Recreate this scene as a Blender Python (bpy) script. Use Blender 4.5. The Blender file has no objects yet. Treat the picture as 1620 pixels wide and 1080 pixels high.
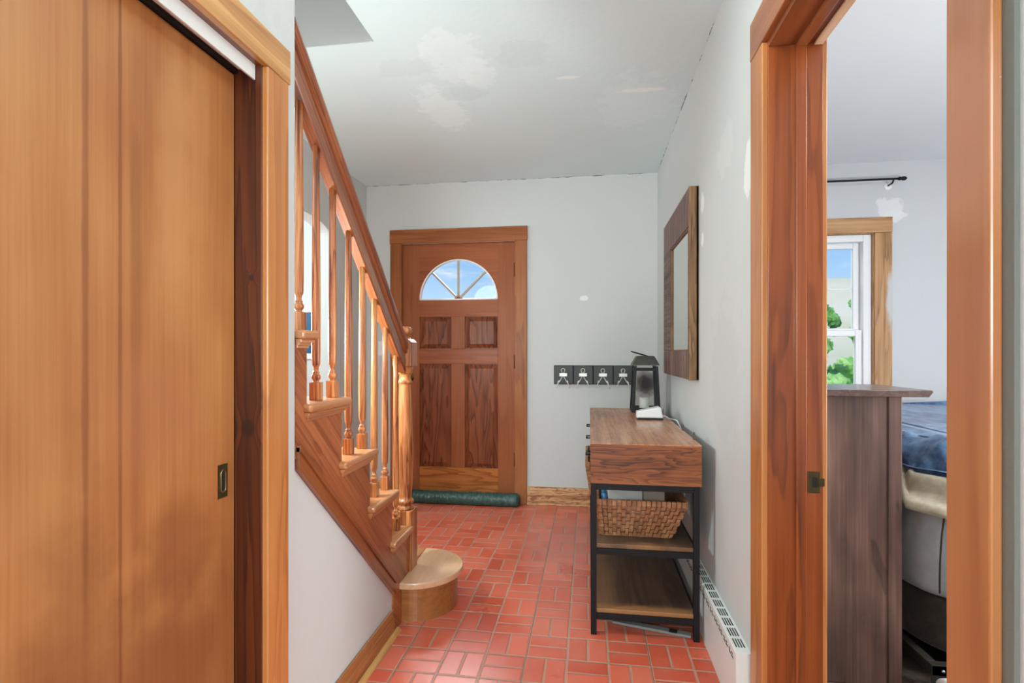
import bpy, bmesh, math, random
from mathutils import Vector, Matrix, noise as mnoise
random.seed(7)
SC = bpy.context.scene
PI = math.pi

# ------------------------------------------------------------------ camera
FPX = 835.0
YAW = math.atan(122 / FPX)
EYE = 1.18
cam_d = bpy.data.cameras.new('camera')
cam = bpy.data.objects.new('camera', cam_d)
SC.collection.objects.link(cam)
cam.location = (0, 0, EYE)
cam.rotation_euler = (PI / 2, 0, YAW)
cam_d.sensor_width = 36
cam_d.lens = FPX / 1620 * 36
cam_d.shift_y = 18 / 1620
cam_d.clip_start = 0.05
cam_d.clip_end = 600
SC.camera = cam

# ------------------------------------------------------------------ colour management
SC.view_settings.view_transform = 'Standard'
SC.view_settings.look = 'None'
SC.view_settings.gamma = 1
SC.view_settings.use_curve_mapping = False
SC.view_settings.exposure = 0.0
SC.cycles.max_bounces = 10
SC.cycles.diffuse_bounces = 6
SC.cycles.sample_clamp_indirect = 4


def lin(c):
    r = []
    for v in c[:3]:
        v = v / 255.0
        r.append(v / 12.92 if v <= 0.04045 else ((v + 0.055) / 1.055) ** 2.4)
    return (r[0], r[1], r[2], 1.0)


# ------------------------------------------------------------------ node helper
class NT:
    def __init__(s, tree):
        s.t = tree
        s.t.nodes.clear()

    def n(s, kind, **kw):
        nd = s.t.nodes.new(kind)
        for k, v in kw.items():
            setattr(nd, k, v)
        return nd

    def put(s, sock, v):
        if isinstance(v, bpy.types.NodeSocket):
            s.t.links.new(v, sock)
        elif v is not None:
            sock.default_value = v

    def m(s, op, a, b=None, c=None, clamp=False):
        nd = s.n('ShaderNodeMath', operation=op)
        nd.use_clamp = clamp
        s.put(nd.inputs[0], a)
        if b is not None:
            s.put(nd.inputs[1], b)
        if c is not None:
            s.put(nd.inputs[2], c)
        return nd.outputs[0]

    def vm(s, op, a, b=None):
        nd = s.n('ShaderNodeVectorMath', operation=op)
        s.put(nd.inputs[0], a)
        if b is not None:
            s.put(nd.inputs[1], b)
        return nd.outputs[0] if op not in ('LENGTH', 'DISTANCE', 'DOT_PRODUCT') else nd.outputs[1]

    def mix(s, f, a, b, blend='MIX'):
        nd = s.n('ShaderNodeMix', data_type='RGBA', blend_type=blend)
        s.put(nd.inputs[0], f)
        s.put(nd.inputs[6], a)
        s.put(nd.inputs[7], b)
        return nd.outputs[2]

    def sm(s, v, lo, hi, a=0.0, b=1.0):
        nd = s.n('ShaderNodeMapRange', interpolation_type='SMOOTHSTEP')
        s.put(nd.inputs[0], v)
        nd.inputs[1].default_value = lo
        nd.inputs[2].default_value = hi
        nd.inputs[3].default_value = a
        nd.inputs[4].default_value = b
        return nd.outputs[0]

    def ramp(s, f, stops, interp='LINEAR'):
        nd = s.n('ShaderNodeValToRGB')
        cr = nd.color_ramp
        cr.interpolation = interp
        while len(cr.elements) < len(stops):
            cr.elements.new(0.5)
        for e, (p, c) in zip(cr.elements, stops):
            e.position = p
            e.color = c
        s.put(nd.inputs[0], f)
        return nd.outputs[0]

    def noise(s, vec, scale, detail=3, rough=0.5, dist=0.0, out=0):
        nd = s.n('ShaderNodeTexNoise')
        s.put(nd.inputs['Vector'], vec)
        nd.inputs['Scale'].default_value = scale
        nd.inputs['Detail'].default_value = detail
        nd.inputs['Roughness'].default_value = rough
        nd.inputs['Distortion'].default_value = dist
        return nd.outputs[out]

    def sep(s, v):
        nd = s.n('ShaderNodeSeparateXYZ')
        s.put(nd.inputs[0], v)
        return nd.outputs

    def comb(s, x, y, z):
        nd = s.n('ShaderNodeCombineXYZ')
        for i, v in enumerate((x, y, z)):
            s.put(nd.inputs[i], v)
        return nd.outputs[0]

    def bump(s, h, strength, dist=0.01, nrm=None):
        nd = s.n('ShaderNodeBump')
        nd.inputs['Strength'].default_value = strength
        nd.inputs['Distance'].default_value = dist
        s.put(nd.inputs['Height'], h)
        if nrm is not None:
            s.put(nd.inputs['Normal'], nrm)
        return nd.outputs[0]

    def ell(s, vec, c, r, amp=0.35, nsc=8.0, edge=0.25):
        """an irregular patch of its own shape around c with radii r"""
        d = s.vm('DIVIDE', s.vm('SUBTRACT', vec, tuple(c)), tuple(r))
        L = s.vm('LENGTH', d)
        nz = s.noise(vec, nsc, 3, 0.6)
        L2 = s.m('ADD', L, s.m('MULTIPLY', s.m('SUBTRACT', nz, 0.5), amp * 2))
        return s.sm(L2, 1.0 - edge, 1.0 + edge, 1.0, 0.0)


def new_mat(name):
    mt = bpy.data.materials.new(name)
    mt.use_nodes = True
    t = NT(mt.node_tree)
    out = t.n('ShaderNodeOutputMaterial')
    b = t.n('ShaderNodeBsdfPrincipled')
    t.t.links.new(b.outputs[0], out.inputs[0])
    return mt, t, b


def plain(name, c, rough=0.5, metal=0.0, var=0.06, nsc=20, bmp=0.0, spec=0.5):
    mt, t, b = new_mat(name)
    tc = t.n('ShaderNodeTexCoord').outputs['Object']
    nz = t.noise(tc, nsc, 4, 0.6)
    base = lin(c)
    k = t.m('MULTIPLY_ADD', t.m('SUBTRACT', nz, 0.5), var * 4, 1.0)
    col = t.vm('MULTIPLY', base[:3], t.comb(k, k, k))
    t.put(b.inputs['Base Color'], col)
    b.inputs['Roughness'].default_value = rough
    b.inputs['Metallic'].default_value = metal
    b.inputs['Specular IOR Level'].default_value = spec
    if bmp:
        t.put(b.inputs['Normal'], t.bump(nz, bmp, 0.004))
    return mt


def wood(name, cd, cm, cl, axis='Z', rough=0.4, ring=7.0, across=9.0, along=0.7, streak=0.35, mottle=0.3,
         knots=(), wear=0.0, bmp=0.15, world=False, contrast=1.0, coat=0.0, patches=(), spec=.5):

    mt, t, b = new_mat(name)
    tcn = t.n('ShaderNodeTexCoord')
    if world:
        tc = t.n('ShaderNodeNewGeometry').outputs['Position']
    else:
        oi = t.n('ShaderNodeObjectInfo').outputs['Random']
        tc = t.vm('ADD', tcn.outputs['Object'], t.comb(t.m('MULTIPLY', oi, 7.3), t.m('MULTIPLY', oi, 3.1), t.m('MULTIPLY', oi, 5.7)))
    if axis == 'S':      # grain along the slope of the stair
        x_, y_, z_ = t.sep(tc)
        u = t.m('SUBTRACT', t.m('MULTIPLY', y_, .723), t.m('MULTIPLY', z_, .691))
        w = t.m('ADD', t.m('MULTIPLY', y_, .691), t.m('MULTIPLY', z_, .723))
        tc = t.comb(x_, u, w)
        ax = 'Y'
    else:
        ax = axis
    base = tc if world else tcn.outputs['Object']
    for kc, kr in knots:     # pull the grain around the knots
        d = t.vm('DIVIDE', t.vm('SUBTRACT', base, tuple(kc)), (kr * 3.2,) * 3)
        L = t.vm('LENGTH', d)
        g = t.sm(L, 0.0, 1.0, 1.0, 0.0)
        tc = t.vm('ADD', tc, t.vm('MULTIPLY', d, t.comb(t.m('MULTIPLY', g, .06), t.m('MULTIPLY', g, .06), t.m('MULTIPLY', g, .06))))
    sc = {'X': (along, across, across), 'Y': (across, along, across), 'Z': (across, across, along)}[ax]
    v = t.vm('MULTIPLY', tc, sc)
    n1 = t.noise(v, 1.0, 3, 0.5, 0.4)
    rings = t.m('FRACT', t.m('MULTIPLY', n1, ring))
    rings = t.m('MULTIPLY', t.m('POWER', rings, 2.2), t.sm(rings, 0.9, 1.0, 1.0, 0.0))
    fs = {'X': (2.5, 130, 130), 'Y': (130, 2.5, 130), 'Z': (130, 130, 2.5)}[ax]
    n2 = t.noise(t.vm('MULTIPLY', tc, fs), 1.0, 3, 0.65)
    n3 = t.noise(t.vm('MULTIPLY', tc, tuple(1.0 + 0.25 * (q - along) for q in sc)), 1.3, 3, 0.55)
    n4 = t.noise(t.vm('MULTIPLY', tc, tuple(q * .32 for q in fs)), 1.0, 4, 0.6)
    f = t.m('ADD', t.m('MULTIPLY', rings, 0.62 * contrast), t.m('MULTIPLY', t.m('SUBTRACT', n2, 0.5), streak * 2.2))
    f = t.m('ADD', f, t.m('MULTIPLY', t.m('SUBTRACT', n4, 0.5), streak * 2.6))
    f = t.m('ADD', f, t.m('MULTIPLY', t.m('SUBTRACT', n3, 0.5), mottle * 2.6))
    f = t.m('SUBTRACT', 0.62, f, clamp=True)
    col = t.ramp(f, [(0.05, lin(cd)), (0.5, lin(cm)), (0.95, lin(cl))])
    for kc, kr in knots:
        kk = t.ell(base, kc, (kr * .8, kr * .8, kr), 0.15, 30, 0.35)
        col = t.mix(t.m('MULTIPLY', kk, .85), col, lin((38, 16, 10)))
    for pc, pr, pcol, pf in patches:
        kk = t.ell(base, pc, pr, 0.5, 9, 0.45)
        col = t.mix(t.m('MULTIPLY', kk, pf), col, lin(pcol))
    if wear:
        wn = t.noise(tcn.outputs['Object'], 55, 2, 0.5)
        col = t.mix(t.sm(wn, 0.80 - wear * .16, 0.84 - wear * .16), col, lin((222, 178, 120)))
    t.put(b.inputs['Base Color'], col)
    t.put(b.inputs['Roughness'], t.m('MULTIPLY_ADD', n2, 0.15, rough - 0.07))
    b.inputs['Specular IOR Level'].default_value = spec
    if coat:
        b.inputs['Coat Weight'].default_value = coat
        b.inputs['Coat Roughness'].default_value = 0.18
    t.put(b.inputs['Normal'], t.bump(t.m('ADD', n2, t.m('MULTIPLY', rings, .5)), bmp, 0.0015))
    return mt


def painted(name, c, patches=(), rough=0.75, joints=(), tex=0.12, var=0.02):
    """plastered surface; patches = (centre, radii, colour, amount); joints = cracked lines (axis, value, axis2, value2)"""
    mt, t, b = new_mat(name)
    P = t.n('ShaderNodeNewGeometry').outputs['Position']
    big = t.noise(P, 1.4, 3, 0.55)
    k = t.m('MULTIPLY_ADD', t.m('SUBTRACT', big, 0.5), var * 4, 1.0)
    col = t.vm('MULTIPLY', lin(c)[:3], t.comb(k, k, k))
    for pc, pr, pcol, pf in patches:
        kk = t.ell(P, pc, pr, 0.95, 14, 0.14)
        col = t.mix(t.m('MULTIPLY', kk, pf), col, lin(pcol))
    X, Y, Z = t.sep(P)
    for a1, v1, a2, v2, w in joints:
        s1 = {'X': X, 'Y': Y, 'Z': Z}
        d1 = t.m('ABSOLUTE', t.m('SUBTRACT', s1[a1], v1))
        d2 = t.m('ABSOLUTE', t.m('SUBTRACT', s1[a2], v2))
        d = t.m('MAXIMUM', d1, d2)
        br = t.noise(P, 9, 4, 0.7)
        dd = t.m('ADD', d, t.m('MULTIPLY', t.m('SUBTRACT', 0.56, br), w * 6))
        kk = t.m('MULTIPLY', t.sm(dd, w * .2, w * .7, 1, 0), t.sm(d, w * .8, w, 1, 0))
        col = t.mix(t.m('MULTIPLY', kk, .75), col, lin((70, 62, 54)))
    t.put(b.inputs['Base Color'], col)
    b.inputs['Roughness'].default_value = rough
    b.inputs['Specular IOR Level'].default_value = 0.35
    f1 = t.noise(P, 34, 4, 0.6)
    f2 = t.noise(P, 5, 3, 0.6)
    t.put(b.inputs['Normal'], t.bump(t.m('ADD', f1, t.m('MULTIPLY', f2, 1.6)), tex, 0.006))
    return mt


# ------------------------------------------------------------------ world: blue sky with thin clouds
w = bpy.data.worlds.new('sky')
SC.world = w
w.use_nodes = True
t = NT(w.node_tree)
wo = t.n('ShaderNodeOutputWorld')
bg = t.n('ShaderNodeBackground')
t.t.links.new(bg.outputs[0], wo.inputs[0])
dirv = t.n('ShaderNodeTexCoord').outputs['Generated']
dx, dy, dz = t.sep(dirv)
skyc = t.ramp(dz, [(0.0, lin((214, 228, 240))), (0.10, lin((176, 212, 244))), (0.24, lin((92, 160, 228))), (0.7, lin((50, 110, 200)))])
cl = t.noise(t.vm('MULTIPLY', dirv, (1.0, 1.0, 3.5)), 5.5, 6, 0.6, 0.3)
skyc = t.mix(t.m('MULTIPLY', t.sm(cl, 0.50, 0.72), .75), skyc, lin((240, 245, 250)))
t.put(bg.inputs[0], skyc)
bg.inputs[1].default_value = 1.15


def light(name, kind, loc, energy, rot=(0, 0, 0), size=0.2, color=(1, 1, 1), size_y=None, spread=None, cool=False):
    d = bpy.data.lights.new(name, kind)
    d.energy = energy
    d.color = (color[0] * .90, color[1] * 1.06, color[2] * 1.06) if cool else color
    if kind == 'AREA':
        d.shape = 'RECTANGLE' if size_y else 'DISK'
        d.size = size
        if size_y:
            d.size_y = size_y
        if spread:
            d.spread = spread
    elif kind == 'POINT':
        d.shadow_soft_size = size
    o = bpy.data.objects.new(name, d)
    SC.collection.objects.link(o)
    o.location = loc
    o.rotation_euler = rot
    return o


sun = light('sun', 'SUN', (0, 0, 20), 3.6, (math.radians(48), 0, math.radians(-35)), color=(1, .96, .9))
sun.data.angle = math.radians(1)
light('hall_ceiling_lamp', 'POINT', (.12, 1.22, 2.20), 7, size=.13, cool=True)
light('rear_hall_fill', 'AREA', (-.15, -1.8, 2.45), 30, (math.radians(34), 0, 0), size=1.2, cool=True)  # unseen fill added behind the camera for even light
light('rear_forward_fill', 'AREA', (-.30, -2.3, 1.5), 66, (math.radians(106), 0, 0), size=.9, cool=True)  # added fill aimed forward along the hall, out of view
light('landing_fill', 'POINT', (-1.38, 1.0, 1.90), 12, size=.22, cool=True)  # fill added out of sight on the stair for the lower shaft
light('stair_foot_fill', 'POINT', (-1.22, 1.84, 1.25), 44, size=.08, cool=True)  # added fill hidden by the left wall, lifts ceiling and right wall
light('fan_glare_light', 'AREA', (-1.15, 5.35, 2.80), 210, (math.radians(-52), 0, 0), size=1.3, color=(1, .98, 1))  # light added outside, hidden above the fan window, for floor glare
light('bedroom_top_fill', 'AREA', (2.2, 1.2, 2.45), 34, (math.radians(12), 0, 0), size=1.2)  # unseen fill added high in the bedroom
light('bedroom_low_fill', 'POINT', (2.5, 1.3, 1.05), 124, size=.25)  # added low to brighten the bedroom ceiling and walls, no lamp body
light('stair_lamp', 'POINT', (-1.35, .9, 4.0), 6, size=.2, cool=True)
light('passage_fill', 'POINT', (-2.7, 2.9, 1.8), 56, size=.2, cool=True)  # hidden fill added beyond the arch to brighten the right wall

# ------------------------------------------------------------------ mesh helpers
ORG = {}


class B:
    def __init__(s):
        s.b = bmesh.new()

    def box(s, x0, x1, y0, y1, z0, z1, bev=0.0, seg=2):
        r = bmesh.ops.create_cube(s.b, size=1)
        vs = r['verts']
        for v in vs:
            v.co = Vector(((x0 + x1) / 2 + v.co.x * (x1 - x0), (y0 + y1) / 2 + v.co.y * (y1 - y0), (z0 + z1) / 2 + v.co.z * (z1 - z0)))
        if bev > 0:
            es = list({e for v in vs for e in v.link_edges})
            bmesh.ops.bevel(s.b, geom=es, offset=bev, segments=seg, profile=.5, affect='EDGES')
        return s

    def prism(s, pts, axis, a, b, bev=0.0, M=None):
        """pts 2D polygon; axis X: (y,z); Y: (x,z); Z: (x,y)"""
        def P(p, t_):
            return {'X': (t_, p[0], p[1]), 'Y': (p[0], t_, p[1]), 'Z': (p[0], p[1], t_)}[axis]
        v0 = [s.b.verts.new(P(p, a)) for p in pts]
        v1 = [s.b.verts.new(P(p, b)) for p in pts]
        n = len(pts)
        fs = [s.b.faces.new(v0), s.b.faces.new(v1[::-1])]
        for i in range(n):
            fs.append(s.b.faces.new((v0[i], v1[i], v1[(i + 1) % n], v0[(i + 1) % n])))
        bmesh.ops.recalc_face_normals(s.b, faces=fs)
        if bev:
            es = list({e for f in fs[:2] for e in f.edges})
            bmesh.ops.bevel(s.b, geom=es, offset=bev, segments=2, profile=.5, affect='EDGES')
        return s

    def lathe(s, prof, c, seg=20, axis='Z', caps=True):
        rings = []
        for r, h in prof:
            ring = []
            for i in range(seg):
                a = 2 * PI * i / seg
                u, v_ = r * math.cos(a), r * math.sin(a)
                p = {'Z': (c[0] + u, c[1] + v_, c[2] + h), 'X': (c[0] + h, c[1] + u, c[2] + v_), 'Y': (c[0] + u, c[1] + h, c[2] + v_)}[axis]
                ring.append(s.b.verts.new(p))
            rings.append(ring)
        fs = []
        for k in range(len(rings) - 1):
            for i in range(seg):
                j = (i + 1) % seg
                fs.append(s.b.faces.new((rings[k][i], rings[k][j], rings[k + 1][j], rings[k + 1][i])))
        if caps:
            fs.append(s.b.faces.new(rings[0][::-1]))
            fs.append(s.b.faces.new(rings[-1]))
        bmesh.ops.recalc_face_normals(s.b, faces=fs)
        for f in fs:
            f.smooth = True
        return s

    def tube(s, pts, r, seg=8, closed=False):
        pts = [Vector(p) for p in pts]
        n = len(pts)
        rings = []
        up = None
        for i in range(n):
            if closed:
                d = pts[(i + 1) % n] - pts[i - 1]
            else:
                d = pts[min(i + 1, n - 1)] - pts[max(i - 1, 0)]
            d.normalize()
            if up is None:
                up = Vector((0, 0, 1)) if abs(d.z) < .9 else Vector((1, 0, 0))
            a = d.cross(up).normalized()
            up = a.cross(d).normalized()
            rr = r[i] if isinstance(r, (list, tuple)) else r
            rings.append([s.b.verts.new(pts[i] + (a * math.cos(2 * PI * k / seg) + up * math.sin(2 * PI * k / seg)) * rr) for k in range(seg)])
        fs = []
        m = n if closed else n - 1
        for k in range(m):
            A, C_ = rings[k], rings[(k + 1) % n]
            for i in range(seg):
                j = (i + 1) % seg
                fs.append(s.b.faces.new((A[i], A[j], C_[j], C_[i])))
        if not closed:
            fs.append(s.b.faces.new(rings[0][::-1]))
            fs.append(s.b.faces.new(rings[-1]))
        bmesh.ops.recalc_face_normals(s.b, faces=fs)
        for f in fs:
            f.smooth = True
        return s

    def hexa(s, low, high):
        """solid between two quads given as 4 points each"""
        v0 = [s.b.verts.new(p) for p in low]
        v1 = [s.b.verts.new(p) for p in high]
        fs = [s.b.faces.new(v0), s.b.faces.new(v1[::-1])]
        for i in range(4):
            fs.append(s.b.faces.new((v0[i], v1[i], v1[(i + 1) % 4], v0[(i + 1) % 4])))
        bmesh.ops.recalc_face_normals(s.b, faces=fs)
        return s

    def grid(s, nu, nv, fn, smooth=True, close_u=False):
        V = [[s.b.verts.new(fn(i / (nu if close_u else nu - 1), j / (nv - 1))) for j in range(nv)] for i in range(nu)]
        fs = []
        for i in range(nu if close_u else nu - 1):
            for j in range(nv - 1):
                k = (i + 1) % nu
                fs.append(s.b.faces.new((V[i][j], V[k][j], V[k][j + 1], V[i][j + 1])))
        bmesh.ops.recalc_face_normals(s.b, faces=fs)
        for f in fs:
            f.smooth = smooth
        return V

    def build(s, name, mat, parent=None, loc=None):
        if parent is not None:
            L = ORG[parent.name]
        elif loc is not None:
            L = Vector(loc)
        else:
            L = Vector((0, 0, 0))
        me = bpy.data.meshes.new(name)
        for v in s.b.verts:
            v.co -= L
        s.b.to_mesh(me)
        s.b.free()
        me.materials.append(mat)
        o = bpy.data.objects.new(name, me)
        SC.collection.objects.link(o)
        if parent is not None:
            o.parent = parent
        else:
            o.location = L
        ORG[o.name] = L
        return o


def root(name, loc, label=None, cat=None, group=None, kind=None):
    o = bpy.data.objects.new(name, None)
    SC.collection.objects.link(o)
    o.location = loc
    o.empty_display_size = .05
    ORG[o.name] = Vector(loc)
    return tag(o, label, cat, group, kind)


def tag(o, label=None, cat=None, group=None, kind=None):
    if label:
        o['label'] = label
    if cat:
        o['category'] = cat
    if group:
        o['group'] = group
    if kind:
        o['kind'] = kind
    return o


def struct(o, label=None, cat=None):
    return tag(o, label, cat, kind='structure')


def copy_tree(o, parent=None, off=None):
    c = o.copy()
    SC.collection.objects.link(c)
    ORG[c.name] = ORG[o.name] + (off or Vector((0, 0, 0)))
    if parent is not None:
        c.parent = parent
    for ch in o.children:
        copy_tree(ch, c, off)
    return c


def cable(name, pts, r, mat, parent=None, loc=None):
    # catmull-rom through the points
    P = [Vector(p) for p in pts]
    out = []
    for i in range(len(P) - 1):
        p0, p1, p2, p3 = P[max(i - 1, 0)], P[i], P[i + 1], P[min(i + 2, len(P) - 1)]
        for k in range(8):
            u = k / 8
            out.append(0.5 * ((2 * p1) + (p2 - p0) * u + (2 * p0 - 5 * p1 + 4 * p2 - p3) * u * u + (3 * p1 - p0 - 3 * p2 + p3) * u ** 3))
    out.append(P[-1])
    return B().tube(out, r, 8).build(name, mat, parent, loc)


# ------------------------------------------------------------------ dimensions of the place
H = 2.54
YB = 4.10          # face of the entry wall
XR = 0.51          # right wall face
XRB = 0.65         # its bedroom face
XL = -0.82         # left wall face and stair panelling
XLB = -0.93
XS = -1.80         # far wall of the stairwell
TILE = 0.1574

# ------------------------------------------------------------------ materials
M = {}
M['wall'] = painted('grey_wall_paint', (203, 205, 204), patches=[
    ((XR, 2.50, 1.86), (.05, .035, .045), (240, 240, 238), .8),
    ((XR, 2.50, 1.70), (.05, .025, .035), (240, 240, 238), .8),
    ((XR, 1.80, 1.78), (.05, .045, .10), (238, 238, 236), .75),
    ((XR, 2.1, 1.95), (.05, .12, .09), (214, 215, 214), .5),
    ((-.04, YB, 1.60), (.028, .05, .018), (240, 240, 236), .8),
    ((XR, 2.1, 1.1), (.05, .22, .25), (192, 194, 197), .35),
    ((-.93, 1.2, 2.2), (.2, .3, .2), (212, 213, 211), .4),
], joints=[('X', XR, 'Z', H, .006), ('Y', YB, 'Z', H, .006)])
M['wallb'] = painted('bedroom_wall_paint', (203, 206, 209), patches=[
    ((2.12, YB, 2.22), (.09, .05, .07), (225, 227, 228), .9),
    ((2.15, YB, 2.15), (.06, .05, .04), (228, 230, 230), .8)])
M['ceil'] = painted('ceiling_paint', (214, 230, 233), patches=[
    ((-.62, 2.38, H), (.15, .20, .05), (230, 242, 244), .5),
    ((-.55, 2.52, H), (.08, .14, .05), (231, 243, 245), .5),
    ((-.80, 2.88, H), (.12, .26, .05), (229, 242, 245), .6),
    ((-.66, 2.70, H), (.12, .07, .05), (202, 218, 221), .5),
    ((-.86, 2.42, H), (.14, .08, .05), (203, 218, 221), .45),
    ((-.30, 2.38, H), (.12, .10, .05), (204, 219, 222), .5),
    ((.25, 2.95, H), (.20, .30, .05), (224, 238, 241), .5),
    ((-.1, 2.62, H), (.06, .015, .05), (238, 244, 242), .7),
    ((.28, 2.80, H), (.13, .02, .05), (240, 246, 244), .7),
], joints=[('X', XR, 'Z', H, .006), ('Y', YB, 'Z', H, .006)], tex=.16)
M['ceilb'] = painted('bedroom_ceiling_paint', (238, 240, 242))
M['grey_strip'] = painted('dark_grey_strip', (112, 112, 106), tex=.4)
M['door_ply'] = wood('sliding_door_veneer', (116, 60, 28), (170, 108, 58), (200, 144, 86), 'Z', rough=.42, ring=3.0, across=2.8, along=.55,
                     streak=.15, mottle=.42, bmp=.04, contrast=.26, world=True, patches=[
                         ((-.89, .893, 1.2), (.2, .004, 1.4), (118, 60, 34), .6),
                         ((-.89, .822, 1.5), (.2, .006, .9), (112, 52, 26), .5), ((-.89, .93, 1.25), (.2, .012, .5), (128, 68, 36), .45),
                         ((-.89, 1.03, 1.56), (.2, .045, .30), (202, 146, 92), .5), ((-.89, 1.10, 1.7), (.2, .03, .3), (198, 140, 84), .4),
                         ((-.89, .98, 1.05), (.2, .10, .12), (176, 112, 76), .35), ((-.89, 1.05, .75), (.2, .10, .10), (120, 60, 30), .4), ((-.89, .9, .42), (.2, .7, .30), (112, 56, 24), .45),  # broad low patch mixes stain with painted falloff of light toward the bottom
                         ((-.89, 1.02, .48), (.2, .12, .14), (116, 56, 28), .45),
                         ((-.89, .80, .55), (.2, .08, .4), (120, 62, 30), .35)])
M['casing'] = wood('pine_casing', (140, 80, 38), (186, 118, 62), (206, 142, 82), 'Z', rough=.36, ring=5, across=7, wear=.22, contrast=.5, streak=.16, coat=.3)
M['casing_y'] = wood('pine_head_casing', (150, 96, 48), (196, 140, 80), (226, 180, 118), 'Y', rough=.36, ring=5, across=7, wear=.30, contrast=.6, streak=.2, coat=.3)
M['casing_red'] = wood('dark_pine_head_casing', (120, 62, 30), (158, 92, 50), (180, 114, 66), 'Y', rough=.34, ring=4, across=6, contrast=.5, streak=.15, coat=.4)
M['jamb_dark'] = wood('dark_pocket_jamb', (52, 18, 4), (86, 36, 10), (106, 50, 16), 'Z', rough=.42, ring=7, across=13, contrast=1.0, streak=.18, world=True,
                      knots=[((-.853, 1.225, .99), .022), ((-.845, 1.225, 1.37), .008)])
M['jamb'] = wood('orange_pine_jamb', (88, 38, 10), (138, 66, 24), (160, 86, 38), 'Z', rough=.33, ring=5, across=9, contrast=.6, streak=.25, coat=.5, wear=.06)
M['jamb_y'] = wood('orange_pine_head_jamb', (90, 44, 20), (128, 68, 34), (150, 86, 46), 'Y', rough=.33, ring=5, across=9, contrast=.6, streak=.25, coat=.5)
M['bare_y'] = wood('bare_pine_strip', (190, 150, 112), (216, 184, 150), (232, 206, 176), 'Y', rough=.6, ring=3, across=8, contrast=.5, knots=[])
M['casing_near'] = wood('worn_red_pine_casing', (120, 66, 34), (164, 100, 58), (192, 130, 82), 'Z', rough=.34, ring=3.5, across=5, wear=.12, contrast=.4, streak=.12, coat=.4,
                        world=True, patches=[((.492, .78, 1.46), (.1, .09, .12), (196, 138, 112), .55), ((.492, .77, 1.2), (.1, .1, .1), (168, 100, 72), .4)])
M['oak'] = wood('stair_oak', (96, 44, 18), (176, 102, 54), (212, 146, 90), 'Z', rough=.36, ring=6, across=22, along=1.4, streak=.75, contrast=.7, coat=.25)
M['oak_y'] = wood('stair_oak_rail', (82, 36, 16), (130, 66, 32), (164, 96, 54), 'S', rough=.34, ring=5, across=16, along=1.2, streak=.5, contrast=.6, coat=.5)
M['oak_x'] = wood('stair_oak_tread', (150, 92, 56), (186, 124, 80), (206, 148, 102), 'Y', rough=.3, ring=4, across=12, along=1.0, streak=.3, contrast=.5, coat=.5)
M['oak_bull'] = wood('bullnose_step_wood', (168, 116, 80), (214, 168, 130), (228, 190, 156), 'Y', rough=.3, ring=4, across=9, along=1.0, streak=.10, contrast=.25, coat=.5)
M['oak_base'] = wood('bullnose_riser_wood', (118, 68, 30), (158, 98, 50), (180, 120, 66), 'X', rough=.33, ring=3, across=9, along=1.0, streak=.25, contrast=.4, coat=.5)
M['skirt'] = wood('stair_skirt_wood', (104, 48, 22), (154, 84, 46), (184, 112, 68), 'S', rough=.38, ring=4, across=14, along=1.4, streak=.5, contrast=.45, coat=.4)
M['skirt_trim'] = wood('stair_skirt_trim', (96, 48, 22), (140, 78, 40), (162, 98, 56), 'S', rough=.36, ring=5, across=16, streak=.3, wear=.14, coat=.4)
M['base_y'] = wood('oak_baseboard', (110, 62, 30), (156, 98, 52), (180, 124, 72), 'Y', rough=.36, ring=5, across=16, streak=.3, wear=.12, coat=.3)
M['round_y'] = wood('quarter_round_wood', (160, 110, 56), (200, 150, 88), (220, 176, 114), 'Y', rough=.4, ring=4, across=16)
M['fdoor'] = wood('entry_door_wood', (100, 48, 24), (142, 78, 44), (164, 100, 62), 'Z', rough=.42, ring=4, across=6, along=.6, streak=.14, contrast=.35, coat=0, spec=.22, mottle=.25)
M['fdoor_x'] = wood('entry_door_rail_wood', (108, 50, 26), (146, 78, 44), (168, 102, 64), 'X', rough=.36, ring=4, across=7, along=.6, streak=.14, contrast=.4, coat=0, spec=.22, mottle=.2)
M['fdoor_b'] = wood('entry_door_bottom_rail', (120, 60, 26), (168, 98, 48), (190, 120, 62), 'X', rough=.34, ring=7, across=8, along=1.0, streak=.2, contrast=.9, coat=0, spec=.22)
M['fpanel'] = wood('entry_door_panel_wood', (74, 32, 18), (122, 64, 38), (150, 86, 54), 'Z', rough=.36, ring=9, across=7, along=.9, streak=.2, contrast=.9, coat=0, spec=.22)
M['fcasing'] = wood('entry_casing', (108, 56, 30), (152, 90, 52), (178, 116, 74), 'Z', rough=.34, ring=4, across=7, streak=.16, contrast=.5, coat=0, spec=.22)
M['fcasing_x'] = wood('entry_head_casing', (110, 56, 30), (154, 90, 52), (174, 110, 70), 'X', rough=.34, ring=4, across=7, streak=.16, contrast=.5, coat=0, spec=.22,
                      )
M['base_x'] = wood('speckled_baseboard', (140, 84, 50), (206, 158, 112), (226, 186, 144), 'X', rough=.4, ring=9, across=18, along=4, streak=.5, contrast=1.0, mottle=.6, wear=.2)
M['console'] = wood('console_side_wood', (72, 34, 14), (126, 68, 32), (156, 94, 52), 'X', rough=.42, ring=9, across=20, along=2.2, streak=.45, contrast=1.0)
M['console_top'] = wood('console_top_wood', (118, 66, 40), (182, 118, 80), (214, 158, 120), 'Y', rough=.33, ring=6, across=12, along=2.6, streak=.4, contrast=.5, mottle=.6, coat=.3)
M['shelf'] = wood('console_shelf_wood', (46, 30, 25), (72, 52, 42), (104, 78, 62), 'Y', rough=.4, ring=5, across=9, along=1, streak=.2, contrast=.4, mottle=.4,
                  patches=[((-.18, -.72, 0), (.06, 1.2, .4), (140, 100, 66), .5), ((0, -.72, 0), (.4, .05, .4), (176, 122, 74), .7)])
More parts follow.
